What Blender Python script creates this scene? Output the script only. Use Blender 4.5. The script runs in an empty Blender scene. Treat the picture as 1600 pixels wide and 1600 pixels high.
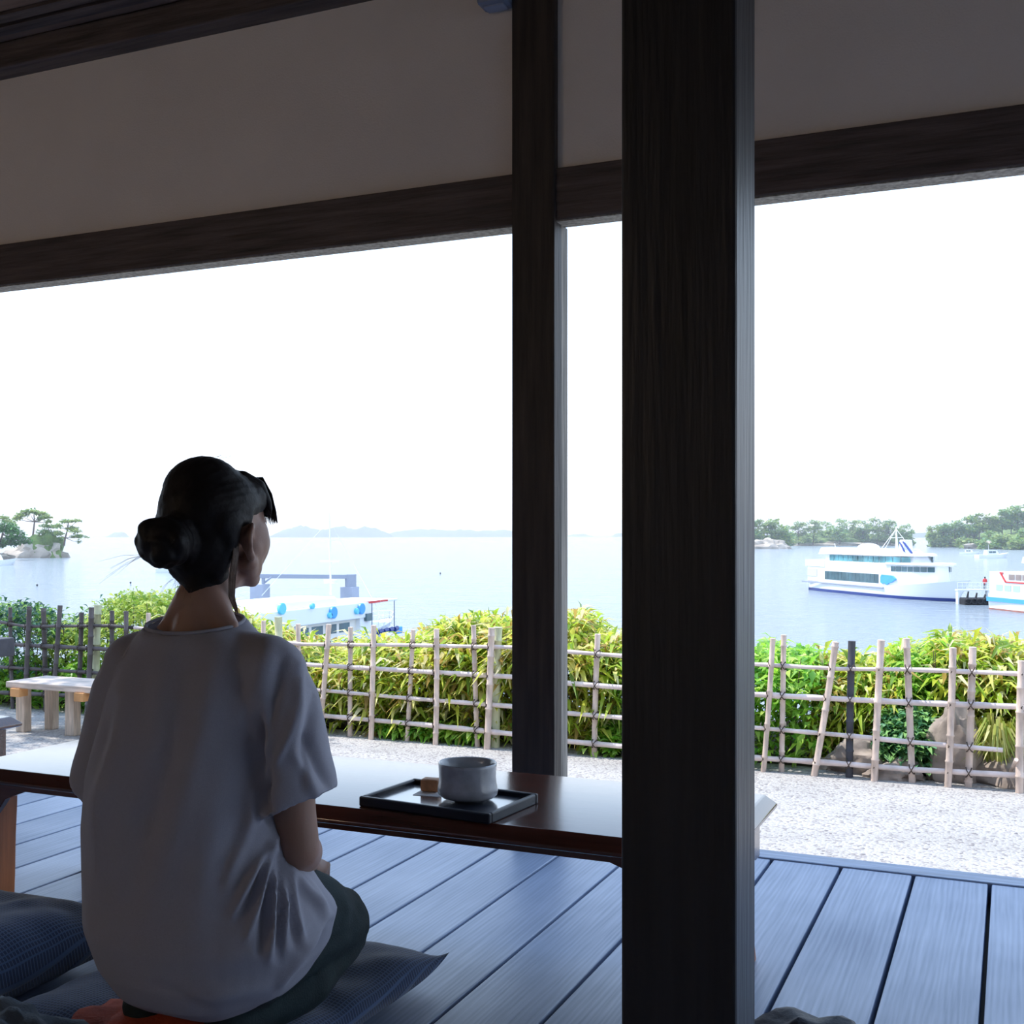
import bpy, bmesh, math, random
import numpy as np
from mathutils import Vector, Matrix
from mathutils import noise as mnoise
PI = math.pi
random.seed(7); rng = np.random.default_rng(7)
scene = bpy.context.scene
COL = scene.collection
# ---------------------------------------------------------------- camera
# house frame: x along the lintel to the right, y outwards to the sea, z up from the deck
FPX = 1789.0; HY = 836.0; H = 0.85; TH = math.radians(23.6); CT = math.cos(TH); ST = math.sin(TH)
GZ = -0.58; SEA = H - 9.0
def from_cam(X, Z, z): return Vector((X*CT - Z*ST, X*ST + Z*CT, z))
def at(x, y, Z): return from_cam((x-800)/FPX*Z, Z, H-(y-HY)/FPX*Z)
def on(x, y, z):
    Z = FPX*(H-z)/(y-HY); return from_cam((x-800)/FPX*Z, Z, z)
def wallp(x, y, B):
    u = (x-800)/FPX; Z = B/(CT+u*ST); return at(x, y, Z)
cd = bpy.data.cameras.new('camera'); cam = bpy.data.objects.new('camera', cd); COL.objects.link(cam)
cam.location = (0, 0, H); cam.rotation_euler = (PI/2, 0, TH)
cd.sensor_width = 36; cd.lens = FPX/1600*36; cd.shift_y = (HY-800)/1600; cd.clip_start = .05; cd.clip_end = 60000
scene.camera = cam
# ---------------------------------------------------------------- materials
def new_mat(name):
    m = bpy.data.materials.new(name); m.use_nodes = True
    return m, m.node_tree, m.node_tree.nodes['Principled BSDF']
def lnk(t, a, b): t.links.new(a, b)
def mat(name, col, rough=.6, var=0.0, scale=8, bump=0, bscale=40, metal=0, stretch=(1,1,1), spec=.5, trans=0, sss=0, island=0, detail=4, coat=0):
    m, t, b = new_mat(name)
    b.inputs['Roughness'].default_value = rough; b.inputs['Metallic'].default_value = metal
    b.inputs['Specular IOR Level'].default_value = spec
    b.inputs['Base Color'].default_value = (*col, 1)
    if coat: b.inputs['Coat Weight'].default_value = coat; b.inputs['Coat Roughness'].default_value = .12
    if sss:
        b.inputs['Subsurface Weight'].default_value = sss; b.inputs['Subsurface Radius'].default_value = (.02, .008, .004)
        b.inputs['Subsurface Scale'].default_value = .4
    tc = t.nodes.new('ShaderNodeTexCoord'); mp = t.nodes.new('ShaderNodeMapping'); mp.inputs['Scale'].default_value = stretch
    lnk(t, tc.outputs['Object'], mp.inputs['Vector'])
    if var:
        n = t.nodes.new('ShaderNodeTexNoise'); n.inputs['Scale'].default_value = scale; n.inputs['Detail'].default_value = detail
        lnk(t, mp.outputs['Vector'], n.inputs['Vector'])
        r = t.nodes.new('ShaderNodeMapRange'); r.inputs[1].default_value = .3; r.inputs[2].default_value = .7
        r.inputs[3].default_value = 1-var; r.inputs[4].default_value = 1+var
        lnk(t, n.outputs['Fac'], r.inputs[0])
        mx = t.nodes.new('ShaderNodeVectorMath'); mx.operation = 'SCALE'; mx.inputs[0].default_value = col
        lnk(t, r.outputs[0], mx.inputs['Scale']); lnk(t, mx.outputs[0], b.inputs['Base Color'])
    if bump:
        n2 = t.nodes.new('ShaderNodeTexNoise'); n2.inputs['Scale'].default_value = bscale; n2.inputs['Detail'].default_value = 5
        lnk(t, mp.outputs['Vector'], n2.inputs['Vector'])
        bp = t.nodes.new('ShaderNodeBump'); bp.inputs['Strength'].default_value = bump; bp.inputs['Distance'].default_value = .01
        lnk(t, n2.outputs['Fac'], bp.inputs['Height']); lnk(t, bp.outputs[0], b.inputs['Normal'])
    return m
def leaf_mat(name, cols, rough=.45, transl=.35):
    """leaf colour picked per leaf from a ramp"""
    m, t, b = new_mat(name)
    g = t.nodes.new('ShaderNodeNewGeometry'); r = t.nodes.new('ShaderNodeValToRGB')
    r.color_ramp.interpolation = 'CONSTANT' if len(cols) > 4 else 'LINEAR'
    els = r.color_ramp.elements
    while len(els) < len(cols): els.new(.5)
    for i, c in enumerate(cols): els[i].position = i/len(cols); els[i].color = (*c, 1)
    lnk(t, g.outputs['Random Per Island'], r.inputs[0]); lnk(t, r.outputs[0], b.inputs['Base Color'])
    b.inputs['Roughness'].default_value = rough
    tr = t.nodes.new('ShaderNodeBsdfTranslucent'); mx = t.nodes.new('ShaderNodeMixShader'); mx.inputs[0].default_value = transl
    lnk(t, r.outputs[0], tr.inputs[0]); lnk(t, b.outputs[0], mx.inputs[1]); lnk(t, tr.outputs[0], mx.inputs[2])
    out = t.nodes['Material Output']; lnk(t, mx.outputs[0], out.inputs[0])
    return m
# ---------------------------------------------------------------- mesh helpers
class MB:
    def __init__(s): s.v = []; s.f = []
    def add(s, v, f):
        o = len(s.v); s.v += [tuple(p) for p in v]; s.f += [tuple(i+o for i in q) for q in f]; return s
    def box(s, a, b, top=None):
        (x0,y0,z0),(x1,y1,z1) = a, b
        v = [(x0,y0,z0),(x1,y0,z0),(x1,y1,z0),(x0,y1,z0),(x0,y0,z1),(x1,y0,z1),(x1,y1,z1),(x0,y1,z1)]
        return s.add(v, [(3,2,1,0),(4,5,6,7),(0,1,5,4),(1,2,6,5),(2,3,7,6),(3,0,4,7)])
    def tube(s, pts, r, n=8, cap=True):
        pts = [Vector(p) for p in pts]; rs = r if isinstance(r, (list, tuple)) else [r]*len(pts)
        rings = []; up = Vector((0, 0, 1)); t0 = (pts[-1]-pts[0]).normalized()
        if abs(t0.z) > .9: up = Vector((0, 1, 0))
        for i, p in enumerate(pts):
            t = (pts[min(i+1, len(pts)-1)] - pts[max(i-1, 0)]).normalized()
            a = t.cross(up).normalized(); b = a.cross(t)
            rings.append([p + (a*math.cos(2*PI*k/n) + b*math.sin(2*PI*k/n))*rs[i] for k in range(n)])
        return s.loft(rings, cap)
    def loft(s, rings, cap=True, capend=True):
        n = len(rings[0]); v = [p for r in rings for p in r]; f = []
        for i in range(len(rings)-1):
            for k in range(n):
                k2 = (k+1) % n; f.append((i*n+k, i*n+k2, (i+1)*n+k2, (i+1)*n+k))
        if cap: f.append(tuple(reversed(range(n))))
        if cap and capend: f.append(tuple((len(rings)-1)*n+k for k in range(n)))
        return s.add(v, f)
    def lathe(s, prof, c=(0,0,0), n=48, cap=False, wob=None):
        rings = []
        for (r, z) in prof:
            ring = []
            for k in range(n):
                a = 2*PI*k/n; rr = r*(1+(wob(a, z) if wob else 0)); ring.append((c[0]+rr*math.cos(a), c[1]+rr*math.sin(a), c[2]+z))
            rings.append(ring)
        return s.loft(rings, cap)
    def prism(s, poly, axis, a, b):
        """poly in the two other axes, extruded along axis from a to b"""
        def mk(p, w):
            if axis == 'x': return (w, p[0], p[1])
            if axis == 'y': return (p[0], w, p[1])
            return (p[0], p[1], w)
        n = len(poly); v = [mk(p, a) for p in poly]+[mk(p, b) for p in poly]
        f = [(i, (i+1) % n, n+(i+1) % n, n+i) for i in range(n)] + [tuple(reversed(range(n))), tuple(range(n, 2*n))]
        return s.add(v, f)
    def ico(s, c, r, sub=2, nz=0, nscale=1.0, seed=0):
        bm = bmesh.new(); bmesh.ops.create_icosphere(bm, subdivisions=sub, radius=1)
        rr = r if isinstance(r, (tuple, list)) else (r, r, r); v = []
        for p in bm.verts:
            d = 1 + (mnoise.fractal(p.co*nscale + Vector((seed*7.3, seed*3.1, seed)), 1, 2, 3)*nz if nz else 0)
            v.append((c[0]+p.co.x*rr[0]*d, c[1]+p.co.y*rr[1]*d, c[2]+p.co.z*rr[2]*d))
        f = [tuple(q.index for q in fc.verts) for fc in bm.faces]; bm.free()
        return s.add(v, f)
    def build(s, name, m, parent=None, smooth=None, bevel=0, loc=None, rz=None):
        me = bpy.data.meshes.new(name); me.from_pydata(s.v, [], s.f); me.update()
        bm = bmesh.new(); bm.from_mesh(me); bmesh.ops.recalc_face_normals(bm, faces=bm.faces); bm.to_mesh(me); bm.free()
        return link(name, me, m, parent, smooth, bevel, loc, rz)
def link(name, me, m, parent=None, smooth=None, bevel=0, loc=None, rz=None):
    me.materials.clear(); me.materials.append(m)
    o = bpy.data.objects.new(name, me); COL.objects.link(o)
    if parent: o.parent = parent
    if smooth is not None:
        me.polygons.foreach_set('use_smooth', [True]*len(me.polygons))
        if smooth < 180: me.set_sharp_from_angle(angle=math.radians(smooth))
    if bevel:
        b = o.modifiers.new('bevel', 'BEVEL'); b.width = bevel; b.segments = 2; b.limit_method = 'ANGLE'
    if loc is not None: o.location = loc
    if rz is not None: o.rotation_euler.z = rz
    return o
def empty(name, label, cat, loc=(0,0,0), rz=0, group=None):
    o = bpy.data.objects.new(name, None); COL.objects.link(o); o.location = loc; o.rotation_euler.z = rz
    o.empty_display_size = .1; return tag(o, label, cat, group)
def tag(o, label=None, cat=None, group=None, kind=None):
    if label: o['label'] = label
    if cat: o['category'] = cat
    if group: o['group'] = group
    if kind: o['kind'] = kind
    return o
def struct(o): o['kind'] = 'structure'; return o
def copy_tree(o, parent=None):
    c = o.copy(); COL.objects.link(c)
    if parent: c.parent = parent
    for ch in list(o.children): copy_tree(ch, c)
    return c
def lerp(a, b, t): return a+(b-a)*t
def interp(pts, x):
    if x <= pts[0][0]: return pts[0][1]
    for (x0, y0), (x1, y1) in zip(pts, pts[1:]):
        if x <= x1: return y0+(y1-y0)*(x-x0)/(x1-x0)
    return pts[-1][1]
# ---------------------------------------------------------------- material palette
M = {}
def plank_mat(name, c0, c1, w, x0, rough, bump=.3, spec=.5):
    """wood running along y with a tone of its own per plank of width w"""
    m, t, b = new_mat(name); N = t.nodes.new
    tc = N('ShaderNodeTexCoord'); sx = N('ShaderNodeSeparateXYZ'); lnk(t, tc.outputs['Object'], sx.inputs[0])
    a = N('ShaderNodeMath'); a.operation = 'SUBTRACT'; a.inputs[1].default_value = x0; lnk(t, sx.outputs[0], a.inputs[0])
    d = N('ShaderNodeMath'); d.operation = 'DIVIDE'; d.inputs[1].default_value = w; lnk(t, a.outputs[0], d.inputs[0])
    fl = N('ShaderNodeMath'); fl.operation = 'FLOOR'; lnk(t, d.outputs[0], fl.inputs[0])
    wn = N('ShaderNodeTexWhiteNoise'); wn.noise_dimensions = '1D'; lnk(t, fl.outputs[0], wn.inputs['W'])
    mu = N('ShaderNodeMath'); mu.operation = 'MULTIPLY'; mu.inputs[1].default_value = 9; lnk(t, wn.outputs[0], mu.inputs[0])
    cx = N('ShaderNodeCombineXYZ'); lnk(t, sx.outputs[0], cx.inputs[0]); lnk(t, sx.outputs[1], cx.inputs[1]); lnk(t, mu.outputs[0], cx.inputs[2])
    mp = N('ShaderNodeMapping'); mp.inputs['Scale'].default_value = (13, 1.1, 1); lnk(t, cx.outputs[0], mp.inputs[0])
    wv = N('ShaderNodeTexWave'); wv.bands_direction = 'X'; wv.inputs['Scale'].default_value = 2.2; wv.inputs['Distortion'].default_value = 9
    wv.inputs['Detail'].default_value = 3; wv.inputs['Detail Scale'].default_value = .7; lnk(t, mp.outputs[0], wv.inputs[0])
    mp2 = N('ShaderNodeMapping'); mp2.inputs['Scale'].default_value = (130, 4, 1); lnk(t, cx.outputs[0], mp2.inputs[0])
    fn = N('ShaderNodeTexNoise'); fn.inputs['Scale'].default_value = 1; fn.inputs['Detail'].default_value = 4; lnk(t, mp2.outputs[0], fn.inputs[0])
    bn = N('ShaderNodeTexNoise'); bn.inputs['Scale'].default_value = 2.5; bn.inputs['Detail'].default_value = 3; lnk(t, cx.outputs[0], bn.inputs[0])
    def addm(x, y, op='ADD'):
        q = N('ShaderNodeMath'); q.operation = op
        for i, z in enumerate((x, y)):
            if isinstance(z, (int, float)): q.inputs[i].default_value = z
            else: lnk(t, z, q.inputs[i])
        return q.outputs[0]
    s = addm(addm(addm(wv.outputs['Fac'], .08, 'MULTIPLY'), addm(fn.outputs['Fac'], .35, 'MULTIPLY')), addm(addm(bn.outputs['Fac'], .5, 'MULTIPLY'), addm(wn.outputs[0], .12, 'MULTIPLY')))
    mr = N('ShaderNodeMapRange'); mr.inputs[1].default_value = .32; mr.inputs[2].default_value = .85; lnk(t, s, mr.inputs[0])
    mx = N('ShaderNodeMix'); mx.data_type = 'RGBA'; mx.inputs[6].default_value = (*c0, 1); mx.inputs[7].default_value = (*c1, 1)
    lnk(t, mr.outputs[0], mx.inputs[0]); lnk(t, mx.outputs[2], b.inputs['Base Color'])
    rr = addm(mr.outputs[0], -.15, 'MULTIPLY'); lnk(t, addm(rr, rough+.1), b.inputs['Roughness'])
    b.inputs['Specular IOR Level'].default_value = spec
    bp = N('ShaderNodeBump'); bp.inputs['Strength'].default_value = bump; bp.inputs['Distance'].default_value = .002
    lnk(t, addm(addm(wv.outputs['Fac'], .10, 'MULTIPLY'), fn.outputs['Fac']), bp.inputs['Height']); lnk(t, bp.outputs[0], b.inputs['Normal'])
    return m
BW = .1755; BX = -.05
M['deck'] = plank_mat('weathered_deck_wood', (.19,.26,.40), (.52,.62,.82), BW, BX, .38, .25, .6)
M['plaster'] = mat('plaster', (.88,.78,.68), .9, .04, 3, .15, 180)
M['darkwood'] = mat('dark_stained_wood', (.035,.024,.019), .55, .5, 5, .35, 9, stretch=(9,9,.7))
M['darkbeam'] = mat('dark_beam_wood', (.095,.068,.058), .6, .5, 5, .35, 9, stretch=(.7,9,9))
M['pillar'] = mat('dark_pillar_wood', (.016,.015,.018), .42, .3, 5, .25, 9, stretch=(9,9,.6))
M['greywood'] = mat('weathered_grey_wood', (.30,.27,.23), .75, .45, 5, .5, 9, stretch=(14,14,.6))
M['ceiling'] = mat('brown_ceiling_board', (.22,.13,.09), .6, .2, 5, .1, 9, stretch=(.7,9,9))
M['room'] = mat('dim_room_wall', (.74,.64,.54), .9)
M['lacquer'] = mat('reddish_lacquered_wood', (.085,.022,.014), .17, .4, 6, .02, 30, stretch=(.5,7,7), spec=.7, coat=.5)
M['lacquer_leg'] = mat('orange_brown_table_wood', (.52,.17,.05), .3, .3, 6, .05, 30, stretch=(7,7,.6))
M['tray'] = mat('dark_navy_lacquer', (.006,.009,.02), .35, spec=.35)
M['tray_in'] = mat('tray_lacquer_floor', (.04,.05,.08), .22, spec=1.0, coat=1.0)
M['sweet'] = mat('brown_sweet', (.50,.24,.11), .6, .25, 60, .3, 150)
M['paper'] = mat('white_sweet_paper', (.75,.77,.8), .7)
M['gravel'] = None
M['bamboo'] = mat('dry_bamboo', (.66,.52,.44), .55, .3, 7, .25, 30, stretch=(3,3,1))
M['bamboo_rail'] = mat('dry_bamboo_rail', (.74,.62,.58), .55, .25, 7, .25, 30)
M['bamboo_dark'] = mat('dark_grey_bamboo', (.12,.10,.10), .6, .3, 7, .25, 30)  # tree shade on the left fence end, put into the bamboo colour
M['bamboo_post'] = mat('green_bamboo_post', (.58,.58,.36), .5, .25, 7, .2, 30, stretch=(3,3,1))
M['twine'] = mat('dark_palm_twine', (.07,.05,.04), .9, .3, 60, .6, 300)
M['bench'] = mat('pale_bench_wood', (.62,.50,.42), .7, .3, 5, .3, 20, stretch=(1,8,8))
M['bench_leg'] = mat('pale_leg_wood', (.60,.48,.38), .7, .3, 5, .3, 20, stretch=(8,8,1))
M['joist'] = mat('orange_joist_wood', (.72,.36,.14), .7, .2, 8)
M['slate'] = mat('dark_slate_wood', (.06,.06,.075), .7, .3, 8, .3, 30)
M['rock'] = mat('garden_rock', (.33,.27,.23), .85, .45, 6, .8, 14)
M['white'] = mat('white_paint', (.82,.84,.86), .35)
M['cream'] = mat('cream_paint', (.75,.72,.66), .5)
M['navy'] = mat('navy_paint', (.02,.045,.22), .4)
M['blue'] = mat('bright_blue_paint', (.03,.20,.75), .4)
M['cyan'] = mat('cyan_paint', (.15,.62,.80), .4)
M['skyblue'] = mat('sky_blue_paint', (.08,.38,.85), .4)
M['red'] = mat('red_paint', (.65,.06,.06), .45)
M['rust'] = mat('rust_red_paint', (.32,.12,.09), .6, .3, 1)
M['black'] = mat('black_rubber', (.015,.015,.018), .7, .3, 3)
M['glass'] = mat('ship_glass', (.05,.11,.13), .08, .5, .35, spec=1.0)
M['grey'] = mat('grey_paint', (.34,.37,.45), .5)
M['concrete'] = mat('grey_pier_concrete', (.42,.45,.54), .8, .12, .5)
M['haze_hill'] = mat('far_wooded_hill', (.045,.08,.035), .95, .5, .012)
M['cliff'] = mat('pale_cliff_rock', (.42,.36,.30), .9, .35, .15, .6, .3)
M['undergrowth'] = mat('island_undergrowth', (.13,.20,.05), .95, .5, .25, .8, .6)
M['bark'] = mat('tree_bark', (.13,.09,.075), .9, .3, 4, .5, 10)
M['earth'] = mat('dark_earth', (.05,.04,.03), .95, .4, 4, .6, 20)
M['sasa'] = leaf_mat('bamboo_grass_leaf', [(.66,.70,.08),(.44,.60,.06),(.86,.80,.28),(.20,.34,.04),(.74,.74,.14),(.90,.84,.50),(.46,.60,.08),(.50,.34,.09)], .4, .5)
M['green_leaf'] = leaf_mat('fresh_green_leaf', [(.28,.60,.06),(.48,.74,.09),(.14,.38,.05),(.58,.78,.18),(.32,.56,.10)], .4, .5)
M['dark_leaf'] = leaf_mat('dark_shrub_leaf', [(.05,.17,.10),(.12,.28,.05),(.04,.10,.07),(.26,.46,.06),(.10,.20,.12)])
M['olive_leaf'] = leaf_mat('olive_shrub_leaf', [(.28,.48,.07),(.46,.58,.08),(.18,.32,.05),(.58,.64,.15)], .45, .45)
M['blue_leaf'] = leaf_mat('bluish_green_leaf', [(.10,.30,.14),(.18,.42,.20),(.06,.17,.10),(.30,.55,.18)])
M['pine'] = leaf_mat('island_pine_needles', [(.18,.32,.09),(.30,.42,.12),(.12,.22,.12),(.42,.50,.15)], .7, .3)
M['broad'] = leaf_mat('island_tree_leaves', [(.26,.42,.09),(.42,.52,.12),(.16,.30,.10),(.22,.38,.18)], .7, .3)
M['deep'] = leaf_mat('deep_green_leaves', [(.03,.20,.03),(.03,.11,.03),(.07,.28,.04)], .7, .2)
# gravel
def gravel():
    m, t, b = new_mat('pale_gravel'); N = t.nodes.new
    tc = N('ShaderNodeTexCoord'); v = N('ShaderNodeTexVoronoi'); v.inputs['Scale'].default_value = 70; lnk(t, tc.outputs['Object'], v.inputs[0])
    r = N('ShaderNodeValToRGB'); e = r.color_ramp.elements; e[0].color = (.12,.11,.115,1); e[1].color = (.43,.41,.39,1); e[1].position = .45
    e2 = e.new(.12); e2.color = (.24,.22,.22,1)
    lnk(t, v.outputs['Color'], r.inputs[0]); n = N('ShaderNodeTexNoise'); n.inputs['Scale'].default_value = 3; lnk(t, tc.outputs['Object'], n.inputs[0])
    mr = N('ShaderNodeMapRange'); mr.inputs[1].default_value = .3; mr.inputs[2].default_value = .7; mr.inputs[3].default_value = .9; mr.inputs[4].default_value = 1.08; lnk(t, n.outputs[0], mr.inputs[0])
    vm = N('ShaderNodeVectorMath'); vm.operation = 'SCALE'; lnk(t, r.outputs[0], vm.inputs[0]); lnk(t, mr.outputs[0], vm.inputs['Scale']); lnk(t, vm.outputs[0], b.inputs['Base Color'])
    bp = N('ShaderNodeBump'); bp.inputs['Strength'].default_value = .7; bp.inputs['Distance'].default_value = .01; bp.invert = True
    lnk(t, v.outputs['Distance'], bp.inputs['Height']); lnk(t, bp.outputs[0], b.inputs['Normal']); b.inputs['Roughness'].default_value = .9
    return m
M['gravel'] = gravel()
def sea_mat():
    m, t, b = new_mat('sea_water'); N = t.nodes.new
    b.inputs['Base Color'].default_value = (.23,.28,.33,1); b.inputs['Specular IOR Level'].default_value = .28; b.inputs['Roughness'].default_value = .12; b.inputs['IOR'].default_value = 1.33
    tc = N('ShaderNodeTexCoord'); mp = N('ShaderNodeMapping'); mp.inputs['Rotation'].default_value = (0, 0, -TH); lnk(t, tc.outputs['Object'], mp.inputs[0])
    hs = None
    for sc_, st, w in ((.9, .6, .5), (.28, .55, .9), (.04, .35, 1.6)):
        q = N('ShaderNodeMapping'); q.inputs['Scale'].default_value = (sc_*st, sc_, 1); lnk(t, mp.outputs[0], q.inputs[0])
        n = N('ShaderNodeTexNoise'); n.inputs['Scale'].default_value = 1; n.inputs['Detail'].default_value = 5; n.inputs['Roughness'].default_value = .6; lnk(t, q.outputs[0], n.inputs[0])
        k = N('ShaderNodeMath'); k.operation = 'MULTIPLY'; k.inputs[1].default_value = w; lnk(t, n.outputs[0], k.inputs[0])
        if hs is None: hs = k.outputs[0]
        else:
            a = N('ShaderNodeMath'); lnk(t, hs, a.inputs[0]); lnk(t, k.outputs[0], a.inputs[1]); hs = a.outputs[0]
    bp = N('ShaderNodeBump'); bp.inputs['Strength'].default_value = 1.0; bp.inputs['Distance'].default_value = .9; lnk(t, hs, bp.inputs['Height']); lnk(t, bp.outputs[0], b.inputs['Normal'])
    return m
M['sea'] = sea_mat()
def cloth_mat(name, col, col2, sc, rough=.85, bump=.5):
    """woven cloth with a fine grid of small squares"""
    m, t, b = new_mat(name); N = t.nodes.new
    tc = N('ShaderNodeTexCoord'); br = N('ShaderNodeTexBrick'); br.offset = 0; br.inputs['Scale'].default_value = sc
    br.inputs['Brick Width'].default_value = .5; br.inputs['Row Height'].default_value = .5; br.inputs['Mortar Size'].default_value = .09; br.inputs['Mortar Smooth'].default_value = .5
    br.inputs['Color1'].default_value = (*col, 1); br.inputs['Color2'].default_value = (col[0]*.8, col[1]*.8, col[2]*.85, 1); br.inputs['Mortar'].default_value = (*col2, 1)
    lnk(t, tc.outputs['Object'], br.inputs[0]); lnk(t, br.outputs[0], b.inputs['Base Color']); b.inputs['Roughness'].default_value = rough
    b.inputs['Sheen Weight'].default_value = .3
    bp = N('ShaderNodeBump'); bp.inputs['Strength'].default_value = bump; bp.inputs['Distance'].default_value = .002; lnk(t, br.outputs['Fac'], bp.inputs['Height']); lnk(t, bp.outputs[0], b.inputs['Normal'])
    return m
M['zabuton'] = cloth_mat('navy_checked_cloth', (.012,.035,.10), (.055,.11,.24), 70)
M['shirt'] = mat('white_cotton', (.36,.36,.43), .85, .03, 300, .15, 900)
M['trouser'] = mat('dark_green_cotton', (.007,.022,.026), .8, .2, 30, .2, 300)
M['skin'] = mat('skin', (.35,.20,.15), .5, .06, 20, .05, 300, sss=.12)
M['lip'] = mat('lip', (.50,.17,.15), .45)
M['hair'] = mat('dark_brown_hair', (.008,.006,.0065), .55, .5, 30, .12, 120, spec=.25)
M['hair_lit'] = mat('brown_hair_strands', (.10,.055,.03), .4, .3, 60, .2, 200)
M['eye'] = mat('eye', (.8,.8,.8), .15); M['iris'] = mat('iris', (.03,.015,.01), .1)
M['redcloth'] = mat('orange_red_cloth', (.42,.06,.025), .85, .2, 30, .3, 200)
M['navybag'] = mat('dark_navy_cloth', (.006,.009,.024), .6, .3, 20, .3, 60)
M['greycloth'] = mat('grey_blue_cloth', (.10,.13,.17), .9, .2, 30, .3, 200)
M['lamp'] = mat('grey_plastic', (.22,.24,.30), .5)
# glazed tea bowl
M['bowl'] = mat('speckled_grey_glaze', (.40,.42,.47), .25, .15, 40, .08, 60, spec=.6, coat=.4)
# ---------------------------------------------------------------- setting
WB = 2.93      # front of the lintel wall
S0, S1, Y0, Y1 = -10.0, 6.5, -4.0, 3.02
mb = MB()
k = math.floor((S0-BX)/BW)
x = BX+k*BW
while x < S1:
    g = .0045
    mb.box((x+g, Y0, -.045), (x+BW-g, Y1, 0)); x += BW
struct(mb.build('floor', M['deck'], bevel=.0025))
struct(MB().box((S0,Y0,-.2),(S1,Y1,-.05)).build('floor_base', M['black']))
M['deckx'] = mat('weathered_edge_wood', (.34,.40,.52), .5, .25, 5, .3, 9, stretch=(.7,9,9))
struct(MB().box((S0,Y1+.004,-.10),(S1,3.10,.003)).build('trim_1', M['deckx'], bevel=.004))
struct(MB().box((S0,3.0,-.6),(S1,3.06,-.10)).build('wall_deck_front', M['darkbeam']))
# stone/gravel yard and the bank down to the water
mb = MB(); mb.prism([(3.0,GZ),(8.9,GZ),(10.5,-1.6),(17,SEA-1),(3.0,SEA-1)], 'x', -90, 60)
struct(mb.build('ground', M['gravel']))
struct(MB().prism([(7.12,GZ-.02),(7.3,GZ+.02),(8.8,GZ+.02),(10.6,-1.6),(17,SEA-.9),(16.9,SEA-1)],'x',-90,60).build('ground_bank', M['earth']))
struct(MB().add([(-30000,-500,SEA),(30000,-500,SEA),(30000,40000,SEA),(-30000,40000,SEA)],[(0,1,2,3)]).build('ground_sea', M['sea']))
# room
LZ0 = wallp(798,352,WB).z; LZ1 = wallp(798,272,WB).z; TOPZ = 2.526
struct(MB().box((S0,WB+.015,LZ1-.01),(S1,WB+.07,TOPZ+.1)).build('wall_front', M['plaster']))
struct(MB().box((S0,WB,LZ0),(S1,WB+.072,LZ1)).build('trim_2', M['darkbeam'], bevel=.004))
# paler underside strip of the lintel (track board)
struct(MB().box((S0,WB+.004,LZ0-.004),(S1,WB+.071,LZ0)).build('trim_3', M['greywood']))
struct(MB().box((S0,2.87,2.435),(S1,WB+.03,TOPZ)).build('trim_4', M['darkbeam'], bevel=.006))
struct(MB().box((S0,Y0,TOPZ),(S1,3.16,TOPZ+.12)).build('ceiling', M['ceiling']))
mb = MB()
b = 2.82
while b > -3.9:
    mb.box((S0,b-.05,TOPZ-.012),(S1,b,TOPZ)); mb.box((S0,b-.115,TOPZ-.012),(S1,b-.07,TOPZ)); b -= .19
struct(mb.build('ceiling_battens', M['darkbeam']))
struct(MB().box((S0-.1,Y0-.1,-.2),(S1+.1,Y0,TOPZ)).build('wall_back', M['room']))
struct(MB().box((S0-.1,Y0,-.2),(S0,3.0,TOPZ)).build('wall_left', M['room']))
struct(MB().box((S1,Y0,-.2),(S1+.1,-.6,TOPZ)).build('wall_right', M['room']))
# wall post
pl = wallp(799.5,700,WB-.012).x; pr = wallp(866,700,WB-.012).x
struct(MB().box((pl,WB-.012,0),(pr,WB+.045,TOPZ)).build('trim_5', M['darkwood'], bevel=.003))
o = struct(MB().box((pl+.012,WB+.045,0),(pr-.002,WB+.098,LZ0)).build('trim_6', M['greywood'], bevel=.003))  # paler wood colour stands in for light on the post's right side
# near pillar
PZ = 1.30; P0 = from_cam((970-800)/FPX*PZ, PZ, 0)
# width so that the front right corner lands on x = 1150
u = (1150-800)/FPX; w = 0.05
while True:
    X = (P0.x+w)*CT+P0.y*ST; Z = -(P0.x+w)*ST+P0.y*CT
    if X/Z >= u: break
    w += .0005
d = 0.01
while True:
    X = (P0.x+w)*CT+(P0.y+d)*ST; Z = -(P0.x+w)*ST+(P0.y+d)*CT
    if X/Z >= (1180-800)/FPX or d > w*1.1: break
    d += .0005
print('pillar w,d', w, d)
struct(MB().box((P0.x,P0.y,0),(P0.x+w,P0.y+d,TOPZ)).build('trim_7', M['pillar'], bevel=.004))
# small grey fitting high on the wall beside the post
p = wallp(772,8,WB-.03)
fx = empty('wall_light', 'small grey fitting high on the plaster wall left of the narrow post', 'light fitting', (p.x, WB+.015, p.z))
MB().box((-.045,-.07,0),(.045,0,.06)).build('housing', M['lamp'], fx, bevel=.01)
MB().box((-.03,-.05,-.004),(.03,-.012,0)).build('diffuser', M['grey'], fx)
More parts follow.
